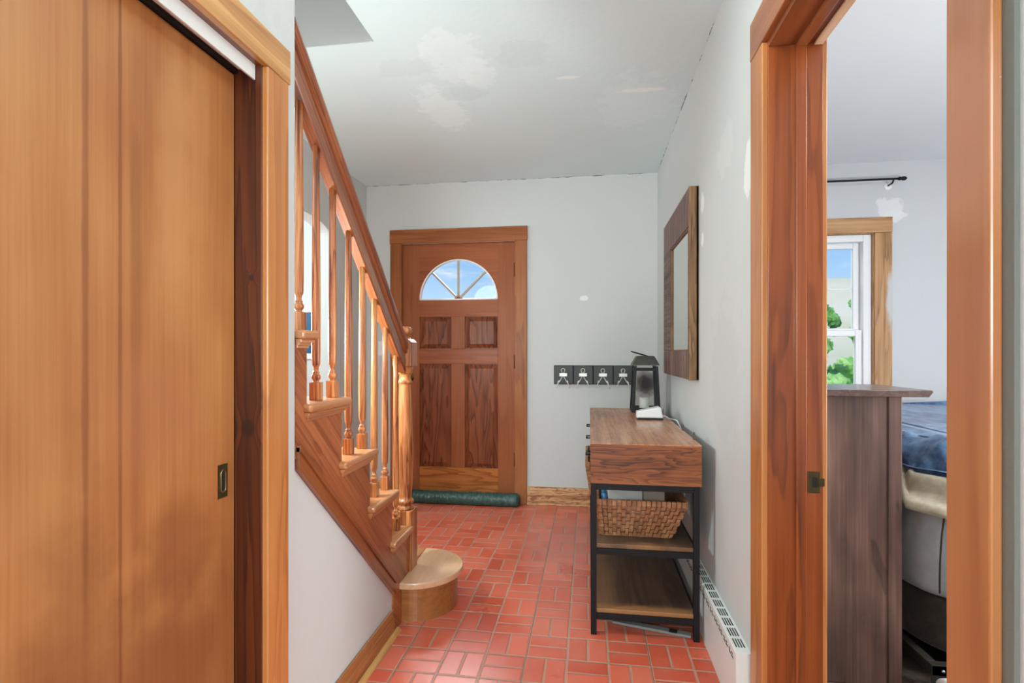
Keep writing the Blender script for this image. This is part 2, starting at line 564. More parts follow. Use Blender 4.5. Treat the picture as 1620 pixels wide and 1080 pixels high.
M['plank'] = wood('weathered_mirror_planks', (62, 42, 40), (110, 82, 74), (146, 116, 104), 'Z', rough=.55, ring=8, across=20, along=2, streak=.5, contrast=.8)
M['plank_edge'] = wood('mirror_edge_wood', (70, 44, 20), (120, 82, 44), (150, 112, 66), 'Z', rough=.5, ring=7, across=16, along=1.5, streak=.4, contrast=.8)
M['dresser'] = wood('dark_dresser_wood', (46, 29, 23), (92, 66, 56), (130, 100, 86), 'Z', rough=.5, ring=3, across=7, along=2.4, streak=.24, contrast=.5, mottle=.8, coat=.1)
M['dresser_top'] = wood('dresser_top_wood', (60, 42, 38), (96, 76, 70), (118, 96, 90), 'Y', rough=.3, ring=4, across=12, along=1.3, streak=.3, contrast=.5, coat=.4)
M['win_casing'] = wood('window_casing_pine', (128, 86, 48), (178, 132, 86), (204, 160, 112), 'Z', rough=.45, ring=6, across=10, streak=.3, wear=.2, contrast=.7,
                       world=True, patches=[((2.115, 4.07, 1.55), (.03, .1, .2), (198, 200, 200), .9)])
M['win_casing_x'] = wood('window_head_casing_pine', (136, 92, 54), (188, 142, 96), (212, 170, 122), 'X', rough=.45, ring=5, across=9, streak=.3, wear=.1, contrast=.7)
M['white'] = plain('white_vinyl', (236, 238, 240), .35, var=.01)
M['white_enamel'] = plain('white_enamel', (226, 228, 226), .35, var=.02)
M['white_plastic'] = plain('white_plastic', (240, 240, 240), .3, var=.01)
M['black'] = plain('black_steel', (14, 16, 21), .5, .0, var=.1, spec=.3)
M['dark'] = plain('dark_void', (20, 19, 18), .8)
M['navy_black'] = plain('black_painted_board', (44, 44, 43), .45, var=.15, nsc=60)
M['steel'] = plain('brushed_steel', (190, 192, 190), .3, 1.0)
M['brass'] = plain('aged_brass', (150, 132, 84), .35, 1.0, var=.1)
M['brass_dark'] = plain('tarnished_brass', (84, 74, 48), .45, .8, var=.15, nsc=60)
M['hinge'] = plain('black_hinge', (40, 32, 26), .45, .6)
M['bar'] = plain('beige_glazing_bar', (176, 164, 148), .5)
M['candle'] = plain('white_wax', (222, 222, 214), .5)
M['carpet'] = plain('brown_carpet', (84, 72, 62), .95, var=.3, nsc=180, bmp=.6)
M['grey_trim'] = plain('lantern_grey_metal', (92, 90, 84), .4, .6, var=.06)
M['paper'] = plain('grey_paper', (190, 190, 188), .7)
M['cover_grey'] = plain('dull_grey_enamel', (140, 146, 146), .5)
M['blue'] = plain('blue_plastic', (60, 130, 180), .3)
M['print_blue'] = plain('blue_print', (12, 82, 122), .5, var=.03)
M['rack_metal'] = plain('white_hook_metal', (222, 222, 218), .3, .2)
M['grille_dark'] = plain('heater_slot_dark', (52, 54, 44), .8)


def make_glass(name, stain=None):
    mt, t, b = new_mat(name)
    out = [n for n in t.t.nodes if n.type == 'OUTPUT_MATERIAL'][0]
    tr = t.n('ShaderNodeBsdfTransparent')
    gl = t.n('ShaderNodeBsdfGlossy')
    gl.inputs['Roughness'].default_value = 0.02
    fr = t.n('ShaderNodeFresnel')
    fr.inputs[0].default_value = 1.45
    mx = t.n('ShaderNodeMixShader')
    t.put(mx.inputs[0], t.m('MULTIPLY', fr.outputs[0], .7))
    t.t.links.new(tr.outputs[0], mx.inputs[1])
    t.t.links.new(gl.outputs[0], mx.inputs[2])
    sh = mx.outputs[0]
    if stain:
        c, r = stain
        P = t.n('ShaderNodeTexCoord').outputs['Object']
        k = t.m('MULTIPLY', t.ell(P, c, r, .35, 30, .7), .8)
        df = t.n('ShaderNodeBsdfDiffuse')
        df.inputs[0].default_value = lin((44, 44, 48))
        m2 = t.n('ShaderNodeMixShader')
        t.put(m2.inputs[0], k)
        t.t.links.new(sh, m2.inputs[1])
        t.t.links.new(df.outputs[0], m2.inputs[2])
        sh = m2.outputs[0]
    t.t.links.new(sh, out.inputs[0])
    t.t.nodes.remove(b)
    return mt


M['glass'] = make_glass('clear_glass')
M['soot_glass'] = make_glass('sooty_glass', ((0, -.07, .185), (.052, .05, .062)))
mt, t, b = new_mat('mirror_silver')
b.inputs['Base Color'].default_value = (.66, .67, .62, 1)
b.inputs['Metallic'].default_value = 1
b.inputs['Roughness'].default_value = .03
M['mirror'] = mt


def brick_floor():
    mt, t, b = new_mat('red_basketweave_brick')
    P = t.n('ShaderNodeNewGeometry').outputs['Position']
    wob = t.noise(P, 7, 2, .5, out=1)
    Pw = t.vm('ADD', P, t.vm('MULTIPLY', t.vm('SUBTRACT', wob, (.5, .5, .5)), (.004, .004, 0)))
    X, Y, Z = t.sep(Pw)
    gx = t.m('DIVIDE', t.m('ADD', X, .242), TILE)
    gy = t.m('DIVIDE', t.m('SUBTRACT', Y, 2.195), TILE)
    ix, iy = t.m('FLOOR', gx), t.m('FLOOR', gy)
    u, v = t.m('SUBTRACT', gx, ix), t.m('SUBTRACT', gy, iy)
    par = t.m('FLOORED_MODULO', t.m('ADD', ix, iy), 2.0)      # cell (0,-1) holds bricks lying along X
    # par==1 : bricks along X, split at v=.5 ; par==0 : split at u=.5
    w_ = t.m('ADD', t.m('MULTIPLY', par, v), t.m('MULTIPLY', t.m('SUBTRACT', 1.0, par), u))
    dsp = t.m('ABSOLUTE', t.m('SUBTRACT', w_, .5))
    du = t.m('MINIMUM', u, t.m('SUBTRACT', 1.0, u))
    dv = t.m('MINIMUM', v, t.m('SUBTRACT', 1.0, v))
    d = t.m('MINIMUM', t.m('MINIMUM', du, dv), dsp)
    half = t.m('GREATER_THAN', w_, .5)
    wn = t.n('ShaderNodeTexWhiteNoise')
    t.put(wn.inputs[0], t.comb(ix, iy, half))
    rnd = wn.outputs[0]
    brick = t.ramp(rnd, [(0.0, lin((204, 84, 58))), (0.5, lin((218, 96, 70))), (1.0, lin((228, 112, 86)))])
    mot = t.noise(P, 3.0, 4, .6)
    brick = t.mix(t.sm(mot, .42, .66, 0, .6), brick, lin((222, 126, 104)))
    pits = t.noise(P, 120, 3, .6)
    brick = t.mix(t.sm(pits, .66, .78, 0, .15), brick, lin((150, 60, 46)))
    crumbs = t.noise(P, 75, 1, .4)
    brick = t.mix(t.sm(crumbs, .80, .83, 0, .7), brick, lin((226, 190, 150)))
    grout = t.mix(t.noise(P, 4, 3, .6), lin((188, 158, 136)), lin((178, 128, 110)))
    gm = t.sm(d, .018, .034, 1, 0)
    col = t.mix(gm, brick, grout)
    # thin dark seam between the sheets, every fourth column
    sx = t.m('FLOORED_MODULO', t.m('ADD', gx, .5), 3.0)
    seam = t.sm(t.m('ABSOLUTE', t.m('SUBTRACT', sx, .5)), .004, .014, 1, 0)
    col = t.mix(t.m('MULTIPLY', seam, .8), col, lin((84, 54, 46)))
    t.put(b.inputs['Base Color'], col)
    t.put(b.inputs['Roughness'], t.m('ADD', t.m('MULTIPLY', gm, .3), t.m('MULTIPLY_ADD', mot, .16, .22)))
    hgt = t.m('ADD', t.sm(d, .012, .05, 0, 1), t.m('MULTIPLY', pits, .22))
    hgt = t.m('ADD', hgt, t.m('MULTIPLY', t.noise(P, 22, 2, .5), .45))
    t.put(b.inputs['Normal'], t.bump(hgt, .5, .0035))
    b.inputs['Coat Weight'].default_value = .28
    b.inputs['Coat Roughness'].default_value = .22
    return mt


M['floor'] = brick_floor()

# ------------------------------------------------------------------ setting: floors, walls, ceilings
struct(B().box(-4.2, XRB - .01, -3.1, YB + .02, -.12, 0).build('floor', M['floor']), 'red brick floor laid in basketweave pairs across the hall', 'floor')
struct(B().box(XRB - .01, 4.4, -1.6, YB + .02, -.12, -.002).build('floor_bedroom', M['carpet']), 'brown carpeted floor of the bedroom', 'floor')

# wall with the entry door and the bedroom window
DX0, DX1, DZ = -1.500, -.572, 2.060       # entry door opening
WX0, WX1, WZ0, WZ1 = 1.10, 2.005, .72, 2.035
wb = B()
for x0, x1, z0, z1 in [(-4.3, DX0, 0, H), (DX0, DX1, DZ, H), (DX1, XRB - .07, 0, H)]:
    wb.box(x0, x1, YB, YB + .16, z0, z1)
struct(wb.build('wall_back', M['wall']), 'pale grey patched wall around the wooden entry door', 'wall')
wb = B()
for x0, x1, z0, z1 in [(XRB - .07, WX0, -.1, H), (WX0, WX1, -.1, WZ0), (WX0, WX1, WZ1, H), (WX1, 4.4, -.1, H)]:
    wb.box(x0, x1, YB, YB + .16, z0, z1)
struct(wb.build('wall_bedroom_back', M['wallb']), 'bluish grey bedroom wall around the white window', 'wall')

# right wall (hall / bedroom)
RY0, RY1, RZ = .820, 1.600, 2.055
wb = B()
wb.box(XR, XRB, -3.1, RY0 - .02, 0, H)
wb.box(XR, XRB, RY0 - .02, RY1 + .02, RZ + .02, H)
wb.box(XR, XRB, RY1 + .02, YB, 0, H)
struct(wb.build('wall_right', M['wall']), 'pale grey wall behind the console table with white patches', 'wall')

# left wall with the sliding-door opening and the sloped part under the stair
LY0, LY1, LZ = .27, 1.225, 1.930
SLO = .955
def skirt_low(y):          # lower edge of the stair skirt
    return .862 - .925 * (y - 1.371)
wb = B()
wb.box(XLB, XL, -3.1, LY0 - .02, 0, H)
wb.box(XLB, XL, LY0 - .02, LY1 + .02, LZ + .02, H)
wb.box(XLB, XL, LY1 + .02, 1.381, 0, H)
wb.prism([(1.381, 0), (2.13, 0), (2.13, skirt_low(2.13) + .04), (1.381, skirt_low(1.381) + .04)], 'X', XLB, XL - .002)
struct(wb.build('wall_left', M['wall']), 'pale grey wall around the sliding door and under the stair', 'wall')

# stairwell far wall with the arch
AY0, AY1, AZS, AZT = 2.45, 3.49, 1.94, 2.085
wb = B()
wb.box(XS - .10, XS, -1.2, AY0, 0, 4.9)
wb.box(XS - .10, XS, AY1, YB, 0, H + .02)
arch = [(AY0, AZS)]
for i in range(1, 24):
    a = PI * i / 24
    ca, sa = math.cos(a), math.sin(a)
    yy = (AY0 + AY1) / 2 - (AY1 - AY0) / 2 * (1 if ca > 0 else -1) * abs(ca) ** .55
    arch.append((yy, AZS + (AZT - AZS) * sa ** .6))
arch.append((AY1, AZS))
poly = arch + [(AY1, H + .02), (AY0, H + .02)]
wb.prism(poly, 'X', XS - .10, XS)
struct(wb.build('wall_stairwell', M['wall']), 'pale wall beyond the balusters with an arched opening', 'wall')
# passage beyond the arch
wb = B()
wb.box(-4.3, -4.2, -.6, YB, 0, H)
wb.box(-4.2, XS - .1, -.7, -.6, 0, H)
struct(wb.build('wall_passage', M['wall']), 'pale wall of the passage beyond the arch', 'wall')

# ceilings
wb = B()
wb.box(-4.3, XS, -1.2, YB + .1, H, H + .2)
wb.box(XS, XLB, 2.2, YB + .1, H, H + .2)
wb.box(XLB, XR + .02, -3.1, YB + .1, H, H + .2)
struct(wb.build('ceiling', M['ceil']), 'off white plaster ceiling with repair patches', 'ceiling')
struct(B().box(XR + .02, 4.4, -1.6, YB + .1, H, H + .2).build('ceiling_bedroom', M['ceilb']), 'smooth white bedroom ceiling', 'ceiling')
wb = B()
wb.box(XS, XLB, 2.196, 2.3, H + .002, 4.9)
wb.box(XLB, XLB + .1, -1.2, 2.3, H + .2, 4.9)
wb.box(XS - .1, XLB + .1, -1.3, -1.2, 0, 4.9)
struct(wb.build('wall_upper_stairwell', M['wall']), 'pale walls of the stair shaft above the ceiling opening', 'wall')
struct(B().box(XS - .1, XLB + .1, -1.3, 2.3, 4.9, 5.0).build('ceiling_upper', M['ceil']), 'ceiling high over the stair shaft', 'ceiling')
# rear of the hall and of the bedroom, behind the camera
struct(B().box(-.93, XRB, -3.2, -3.1, 0, H).build('wall_rear', M['wall']), 'pale grey wall closing the hall', 'wall')
wb = B()
wb.box(XRB, 4.4, -1.7, -1.6, -.1, H)
wb.box(4.3, 4.4, -1.6, YB, -.1, H)
struct(wb.build('wall_bedroom_side', M['wallb']), 'bluish grey far walls of the bedroom', 'wall')

# baseboards
b_ = B()
b_.box(DX1 + .093, XR - .01, YB - .016, YB, .012, .140, .003)
b_.box(DX1 + .093, XR - .01, YB - .022, YB, 0, .014, .003)
struct(b_.build('baseboard_back', M['base_x']), 'speckled light brown baseboard right of the entry door', 'baseboard')
b_ = B()
b_.box(-4.1, DX0 - .093, YB - .016, YB, 0, .140, .003)
struct(b_.build('baseboard_passage', M['base_x']), 'speckled light brown baseboard left of the entry door', 'baseboard')
bb = root('baseboard_left', (XL, 1.5, 0), 'low oak baseboard with bead below the sloped stair wall', 'baseboard', kind='structure')
b_ = B()
b_.box(XL, XL + .014, LY1 + .1, 2.118, 0, .070, .002)
b_.box(XL, XL + .009, LY1 + .1, 2.118, .068, .105, .003)
b_.build('board', M['base_y'], bb)
q = [(XL + .013, 0.001)] + [(XL + .013 + .017 * math.cos(a), .017 * math.sin(a) + .001) for a in [PI / 2 * k / 6 for k in range(7)]]
B().prism(q, 'Y', LY1 + .1, 2.15).build('shoe_moulding', M['round_y'], bb)

# ------------------------------------------------------------------ sliding (pocket) door on the left: door_1
d1 = root('door_1', (-.89, .75, 0), 'plain flat golden brown sliding door set in the left wall', 'door', kind='structure')
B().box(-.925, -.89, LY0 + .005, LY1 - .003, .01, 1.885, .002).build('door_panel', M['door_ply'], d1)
HY, HZ = 1.178, .866
hp = B()
# plate with an oval recess
prof_out = [(HY - .0165, HZ - .041), (HY + .0165, HZ - .041), (HY + .0165, HZ + .041), (HY - .0165, HZ + .041)]
hp.prism(prof_out, 'X', -.8905, -.888)
h_ = hp.build('door_handle', M['brass_dark'], d1)
h_['label'] = 'recessed brass finger pull'
oval = []
for i in range(28):
    a = 2 * PI * i / 28
    oval.append((-.8875, HY + .0085 * math.cos(a), HZ + .0185 * (1 if math.sin(a) > 0 else -1) + .0085 * math.sin(a)))
B().tube(oval, .0018, 8, True).build('pull_rim', M['brass'], h_)
B().prism([(p[1], p[2]) for p in oval], 'X', -.8885, -.8876).build('pull_recess', M['dark'], h_)
# track and fascia
tk = B()
tk.box(-.838, -.833, LY0, LY1 - .002, 1.868, 1.905)
tk.box(-.90, -.838, LY0, LY1 - .002, 1.898, 1.905)
tr_ = tk.build('track_fascia', M['white_enamel'], d1)
tr_['label'] = 'white metal track fascia'
B().box(-.905, -.880, LY0, LY1 - .002, 1.888, 1.9, .0).build('track_rail', M['dark'], d1)

tr1 = root('trim_1', (XL, LY1, 0), 'golden pine casing and dark jamb around the sliding door', 'door casing', kind='structure')
B().box(XL, XL + .018, LY1 + .004, LY1 + .098, 0, 1.904, .003).build('side_casing', M['casing'], tr1)
B().box(XL, XL + .019, LY0 - .2, LY1 + .106, 1.905, 1.996, .003).build('head_casing', M['casing_y'], tr1)
B().box(XL, XL + .018, LY0 - .095, LY0 - .004, 0, 1.904, .003).build('side_casing', M['casing'], tr1)
B().box(-.93, XL + .003, LY1, LY1 + .02, 0, 1.925, .001).build('side_jamb', M['jamb_dark'], tr1)
B().box(-.93, XL + .003, LY0 - .02, LY0, 0, 1.925, .001).build('side_jamb', M['jamb_dark'], tr1)
B().box(-.93, XL + .003, LY0, LY1, 1.905, 1.925, .001).build('head_jamb', M['jamb_y'], tr1)
B().box(-.98, -.93, LY0 - .1, LY1 + .02, 0, 1.95).build('pocket_back', M['dark'], tr1)

# ------------------------------------------------------------------ staircase
TZ = [0, .18, .393, .606, .819, 1.032, 1.245, 1.458, 1.671, 1.884, 2.097, 2.31]
NY = [0, 2.62, 2.363, 2.138, 1.915, 1.687, 1.467, 1.243, 1.019, .795, .571, .347]
st = root('staircase', (-1.30, 2.3, 0), 'oak staircase with turned balusters, newel post and rounded bottom step rising along the left side', 'staircase')
XN = -.790   # nosing ends
TT = .026
# skirt board on the hall side
sk = [(1.3815, skirt_low(1.3815) + .03)]
sk.append((2.125, skirt_low(2.125) + .03))
sk.append((2.125, .0))
sk.append((2.238, .0))
sk.append((2.238, TZ[1] - TT))
sk.append((2.335, TZ[1] - TT))
for n in range(2, 7):
    ry = NY[n] - .028
    if n == 2:
        ry = 2.335
    sk.append((ry, TZ[n] - TT))
    nxt = NY[n + 1] - .028
    if nxt < 1.3815:
        sk.append((1.3815, TZ[n] - TT))
        break
    sk.append((nxt, TZ[n] - TT))
B().prism(sk, 'X', -.860, XL + .004).build('skirt_board', M['skirt'], st)
# sloped mouldings along the lower edge of the skirt
m_ = B()
y0, y1 = 1.3825, 2.128
def slopebar(bm, y0, y1, off0, off1, x0, x1):
    bm.prism([(y0, skirt_low(y0) + off0), (y1, skirt_low(y1) + off0), (y1, skirt_low(y1) + off1), (y0, skirt_low(y0) + off1)], 'X', x0, x1)
slopebar(m_, y0, y1, .0, .062, XL - .004, XL + .014)
slopebar(m_, y0, y1, .05, .068, XL - .004, XL + .020)
m_.build('skirt_moulding', M['skirt_trim'], st)
# treads and risers
for n in range(2, 11):
    xr = XN if n <= 6 else XLB - .004
    if n == 2:
        y_front, y_back = NY[2] - .045, NY[3] - .028
    else:
        y_front, y_back = NY[n], NY[n + 1] - .028
    yb = max(y_back - .0, 0)
    bt = B()
    if n <= 6:
        yb_open = y_back - .018
        if n == 6:
            yb_open = 1.3825
            bt.box(XS + .004, XLB - .003, y_back, y_front, TZ[n] - TT, TZ[n], .004)
            bt.box(XLB - .006, xr, 1.3825, y_front, TZ[n] - TT, TZ[n], .008, 3)
        elif n == 2:
            bt.box(XS + .004, xr, yb_open, y_front, TZ[n] - TT, TZ[n], .009, 3)
        else:
            bt.box(XS + .004, xr, yb_open, y_front, TZ[n] - TT, TZ[n], .009, 3)
        # cove mouldings under the nosing end
        for (o0, o1, zz0, zz1) in [(XL, XL + .020, TT, TT + .010), (XL, XL + .013, TT + .008, TT + .018), (XL, XL + .008, TT + .016, TT + .026)]:
            k = (zz0 - TT) * .8
            bt.box(o0, o1, yb_open + .004 + k if n < 6 else 1.3825, y_front - .010 - k, TZ[n] - zz1, TZ[n] - zz0, .002)
    else:
        bt.box(XS + .004, xr, y_back, y_front, TZ[n] - TT, TZ[n], .004)
    tr = bt.build('tread', M['oak_x'], st)
    ryy = (2.335 if n == 2 else NY[n] - .028)
    x1 = -.861 if n <= 6 else XLB - .004
    if n == 6:
        x1 = XLB - .004
    B().box(XS + .004, x1, ryy - .018, ryy, TZ[n - 1], TZ[n] - TT).build('riser', M['skirt'], st)
# rounded bottom step
cy, rr = 2.41, .212
def bull(r, x_left, cx=-.80, zz=0):
    p = [(x_left, cy - r)]
    for i in range(33):
        a = -PI / 2 + PI * i / 32
        p.append((cx + r * math.cos(a), cy + r * math.sin(a)))
    p.append((x_left, cy + r))
    return p
q = bull(rr, -.830)
bs = B()
bs.prism([(max(x, -.818) if y < 2.25 else x, y) for x, y in q], 'Z', TZ[1] - .030, TZ[1], .007)
bs.build('bullnose_tread', M['oak_bull'], st)
B().prism(bull(.184, -.8155), 'Z', 0.0, TZ[1] - .030).build('bullnose_riser', M['oak_base'], st)
B().prism(bull(.193, -.8155), 'Z', TZ[1] - .045, TZ[1] - .030).build('cove_moulding', M['oak_base'], st)
B().box(XS + .004, -.831, 2.34, 2.62, TZ[1] - .03, TZ[1], .004).build('tread', M['oak_x'], st)
B().box(XS + .004, -.817, 2.575, 2.592, 0, TZ[1] - .03).build('riser', M['skirt'], st)

# newel post
NX, NYY = -.850, 2.365
nw = B()
nw.box(NX - .045, NX + .045, NYY - .045, NYY + .045, TZ[1], .455, .003)
bev = B()
nwl = nw.build('newel_post', M['oak'], st)
nwl['label'] = 'turned oak newel post'
s_ = B()
s_.lathe([(.043, .455), (.044, .462), (.036, .470), (.034, .478), (.040, .484), (.042, .492), (.036, .500), (.030, .506), (.031, .52),
          (.036, .58), (.0385, .66), (.038, .74), (.034, .86), (.030, .97), (.028, 1.03), (.0285, 1.036), (.035, 1.040), (.035, 1.047), (.029, 1.052),
          (.027, 1.062), (.028, 1.078), (.034, 1.084), (.038, 1.090), (.036, 1.096), (.038, 1.102), (.042, 1.110), (.042, 1.118)], (NX, NYY, 0), 28)
s_.build('newel_shaft', M['oak'], nwl)
s_ = B()
s_.prism([(NX - .045, 1.118), (NX + .045, 1.118), (NX + .045, 1.228), (NX + .030, 1.244), (NX - .030, 1.244), (NX - .045, 1.228)], 'Y', NYY - .045, NYY + .045, .003)
s_.build('newel_block', M['oak'], nwl)
s_ = B()
s_.lathe([(.028, 1.243), (.026, 1.250), (.016, 1.253), (.016, 1.258), (.024, 1.262), (.033, 1.270), (.036, 1.281), (.033, 1.292), (.024, 1.300), (.010, 1.304)], (NX, NYY, 0), 28)
s_.build('newel_cap', M['oak'], nwl)

# handrail: wide moulded cap over a deep board
RY_0, RY_1 = 1.384, NYY - .046
def rail_top(y):
    return 2.105 - SLO * (y - 1.42)
def sloped(bm, prof, y0, y1):
    """profile (x, dz) swept down the slope with plumb ends"""
    a = [bm.b.verts.new((NX + x, y0, rail_top(y0) + dz)) for x, dz in prof]
    c = [bm.b.verts.new((NX + x, y1, rail_top(y1) + dz)) for x, dz in prof]
    n = len(prof)
    fs = [bm.b.faces.new(a), bm.b.faces.new(c[::-1])]
    for i in range(n):
        fs.append(bm.b.faces.new((a[i], c[i], c[(i + 1) % n], a[(i + 1) % n])))
    bmesh.ops.recalc_face_normals(bm.b, faces=fs)
    return bm
cap = [(-.030, -.050), (-.033, -.030), (-.030, -.012), (-.020, -.002), (0, .002), (.020, -.002), (.030, -.012), (.033, -.030), (.030, -.050), (.022, -.056), (-.022, -.056)]
hr = sloped(B(), cap, RY_0, RY_1).build('handrail', M['oak_y'], st)
sloped(B(), [(-.019, -.056), (.019, -.056), (.019, -.150), (.016, -.156), (-.016, -.156), (-.019, -.150)], RY_0, RY_1).build('rail_board', M['oak_y'], hr)
sloped(B(), [(.019, -.058), (.027, -.058), (.027, -.064), (.019, -.072)], RY_0, RY_1).build('rail_bead', M['oak_y'], hr)

# balusters, two to a tread: square foot, bead, tapered round shaft
def baluster(y, n):
    z = TZ[n]
    top = rail_top(y) - .154 + .012
    L = top - z
    bm = B()
    bm.box(NX - .0155, NX + .0155, y - .0155, y + .0155, z, z + .056, .002)
    bm.lathe([(.0125, .056), (.0085, .0585), (.0095, .061), (.0135, .066), (.0148, .072), (.0135, .078), (.0095, .083), (.0110, .0855), (.0110, .088), (.0078, .090),
              (.0075, .097), (.0088, .104), (.0120, .110), (.0128, .118), (.0135, .150), (.0138, L * .35), (.0125, L * .6), (.0112, L * .85), (.0105, L)], (NX, y, z), 16)
    return bm.build('baluster', M['oak'], st)
firsts = {}
for y, n in [(1.455, 6), (1.554, 5), (1.661, 5), (1.780, 4), (1.895, 4), (2.008, 3), (2.121, 3), (2.246, 2)]:
    baluster(y, n)

# ------------------------------------------------------------------ entry door: door_2
d2 = root('door_2', (-1.036, YB + .03, 0), 'reddish wooden entry door with fanlight and four raised panels', 'door', kind='structure')
CX = -1.036
DL, DR = DX0 + .006, DX1 - .006
YF = YB + .012     # door face
YK = YF + .044
zs = [.012, .263, 1.092, 1.213, 1.470, 1.560, 2.050]
pl0, pl1, pr0, pr1 = CX - .320, CX - .055, CX + .056, CX + .324
FZ, FR = 1.608, .324
b_ = B()
b_.box(DL, pl0, YF, YK, .012, 2.052, .002)
b_.build('stile', M['fdoor'], d2)
B().box(pr1, DR, YF, YK, .012, 2.052, .002).build('stile', M['fdoor'], d2)
B().box(pl0, pr1, YF, YK, .012, .263, .002).build('bottom_rail', M['fdoor_b'], d2)
B().box(pl0, pr1, YF, YK, 1.092, 1.213, .002).build('lock_rail', M['fdoor_x'], d2)
B().box(pl1, pr0, YF, YK, .263, 1.092, .002).build('mullion', M['fdoor'], d2)
B().box(pl1, pr0, YF, YK, 1.213, 1.470, .002).build('mullion', M['fdoor'], d2)
# upper field with the semicircular opening
b_ = B()
b_.box(pl0, pr1, YF, YK, 1.470, FZ, .001)
pts = []
NSEG = 32
r_in = .316
outer = [(pl0, FZ), (pl0, 2.052), (pr1, 2.052), (pr1, FZ)]
for i in range(NSEG):
    a0, a1 = PI * i / NSEG, PI * (i + 1) / NSEG
    def ray(a):
        c_, s__ = math.cos(a), math.sin(a)
        tx = (pr1 - CX) / c_ if c_ > 1e-6 else ((pl0 - CX) / c_ if c_ < -1e-6 else 1e9)
        tz = (2.052 - FZ) / s__ if s__ > 1e-6 else 1e9
        k = min(tx, tz)
        return (CX + c_ * k, FZ + s__ * k)
    i0, i1 = (CX + r_in * math.cos(a0), FZ + r_in * math.sin(a0)), (CX + r_in * math.cos(a1), FZ + r_in * math.sin(a1))
    o0, o1 = ray(a0), ray(a1)
    poly = [i0, o0]
    # keep the corners of the rectangle
    for cxn, czn in ((pr1, 2.052), (pl0, 2.052)):
        ac = math.atan2(czn - FZ, cxn - CX)
        if a0 < ac < a1:
            poly.append((cxn, czn))
    poly += [o1, i1]
    b_.prism(poly, 'Y', YF, YK)
b_.build('top_rail', M['fdoor_x'], d2)
# raised panels
def panel(x0, x1, z0, z1):
    b = B()
    b.box(x0 - .004, x1 + .004, YF + .018, YF + .030, z0 - .004, z1 + .004)
    i = .038
    lo = [(x0 + .008, YF + .018, z0 + .008), (x1 - .008, YF + .018, z0 + .008), (x1 - .008, YF + .018, z1 - .008), (x0 + .008, YF + .018, z1 - .008)]
    hi = [(x0 + i, YF + .006, z0 + i), (x1 - i, YF + .006, z0 + i), (x1 - i, YF + .006, z1 - i), (x0 + i, YF + .006, z1 - i)]
    b.hexa(lo, hi)
    return b.build('raised_panel', M['fpanel'], d2)
for a_ in [(pl0, pl1, .263, 1.092), (pr0, pr1, .263, 1.092), (pl0, pl1, 1.213, 1.470), (pr0, pr1, 1.213, 1.470)]:
    panel(*a_)
# fanlight: rim, three bars, hub, glass
fr = B()
arc = [(CX + .316 * math.cos(PI * i / 40), YF + .004, FZ + .316 * math.sin(PI * i / 40)) for i in range(41)]
fr.tube(arc, .007, 8)
fr.tube([(CX - .316, YF + .004, FZ), (CX + .316, YF + .004, FZ)], .007, 8)
fan = fr.build('fanlight', M['white'], d2)
fan['label'] = 'half round fan window'
for a in (PI / 4, PI / 2, 3 * PI / 4):
    c_, s__ = math.cos(a), math.sin(a)
    n_ = Vector((-s__, 0, c_)) * .0085
    p0, p1 = Vector((CX + c_ * .02, 0, FZ + s__ * .02)), Vector((CX + c_ * .314, 0, FZ + s__ * .314))
    b = B()
    b.prism([((p0 - n_).x, (p0 - n_).z), ((p1 - n_).x, (p1 - n_).z), ((p1 + n_).x, (p1 + n_).z), ((p0 + n_).x, (p0 + n_).z)], 'Y', YF + .002, YF + .026, .003)
    b.build('glazing_bar', M['bar'], fan)
B().lathe([(.032, -.012), (.032, .010), (.02, .014)], (CX, YF + .016, FZ), 20, 'Y').build('hub', M['fdoor_x'], fan)
B().prism([(CX + .317 * math.cos(PI * i / 40), FZ + .317 * math.sin(PI * i / 40)) for i in range(41)], 'Y', YF + .012, YF + .016).build('pane', M['glass'], fan)
for zc in (1.83, 1.11, .345):
    hb = B()
    hb.lathe([(.007, -.048), (.007, .048)], (DX1 - .004, YB - .006, zc), 12)
    for k in (-.05, -.018, .016, .05):
        hb.lathe([(.0085, k - .003), (.0085, k + .003)], (DX1 - .004, YB - .006, zc), 12)
    h = hb.build('hinge', M['hinge'], d2)
hd = B()
hd.lathe([(.026, .0), (.026, -.008), (.012, -.012), (.012, -.035), (.026, -.042), (.03, -.055), (.022, -.068)], (DL + .065, YF, .98), 20, 'Y')
hd.build('door_knob', M['brass'], d2)
tr2 = root('trim_2', (CX, YB, 0), 'brown wooden casing around the entry door', 'door casing', kind='structure')
B().box(DX0 - .092, DX0 + .004, YB - .02, YB, 0, 2.060, .003).build('side_casing', M['fcasing'], tr2)
B().box(DX1 - .004, DX1 + .092, YB - .02, YB, 0, 2.060, .003).build('side_casing', M['fcasing'], tr2)
B().box(DX0 - .096, DX1 + .096, YB - .022, YB, 2.061, 2.170, .003).build('head_casing', M['fcasing_x'], tr2)
j = B()
j.box(DX0, DX0 + .006, YB, YB + .15, 0, 2.058)
j.box(DX1 - .006, DX1, YB, YB + .15, 0, 2.058)
j.box(DX0, DX1, YB, YB + .15, 2.053, 2.060)
j.box(DX0, DX1, YB + .001, YB + .16, 0, .011)
j.build('jamb', M['fcasing'], tr2)

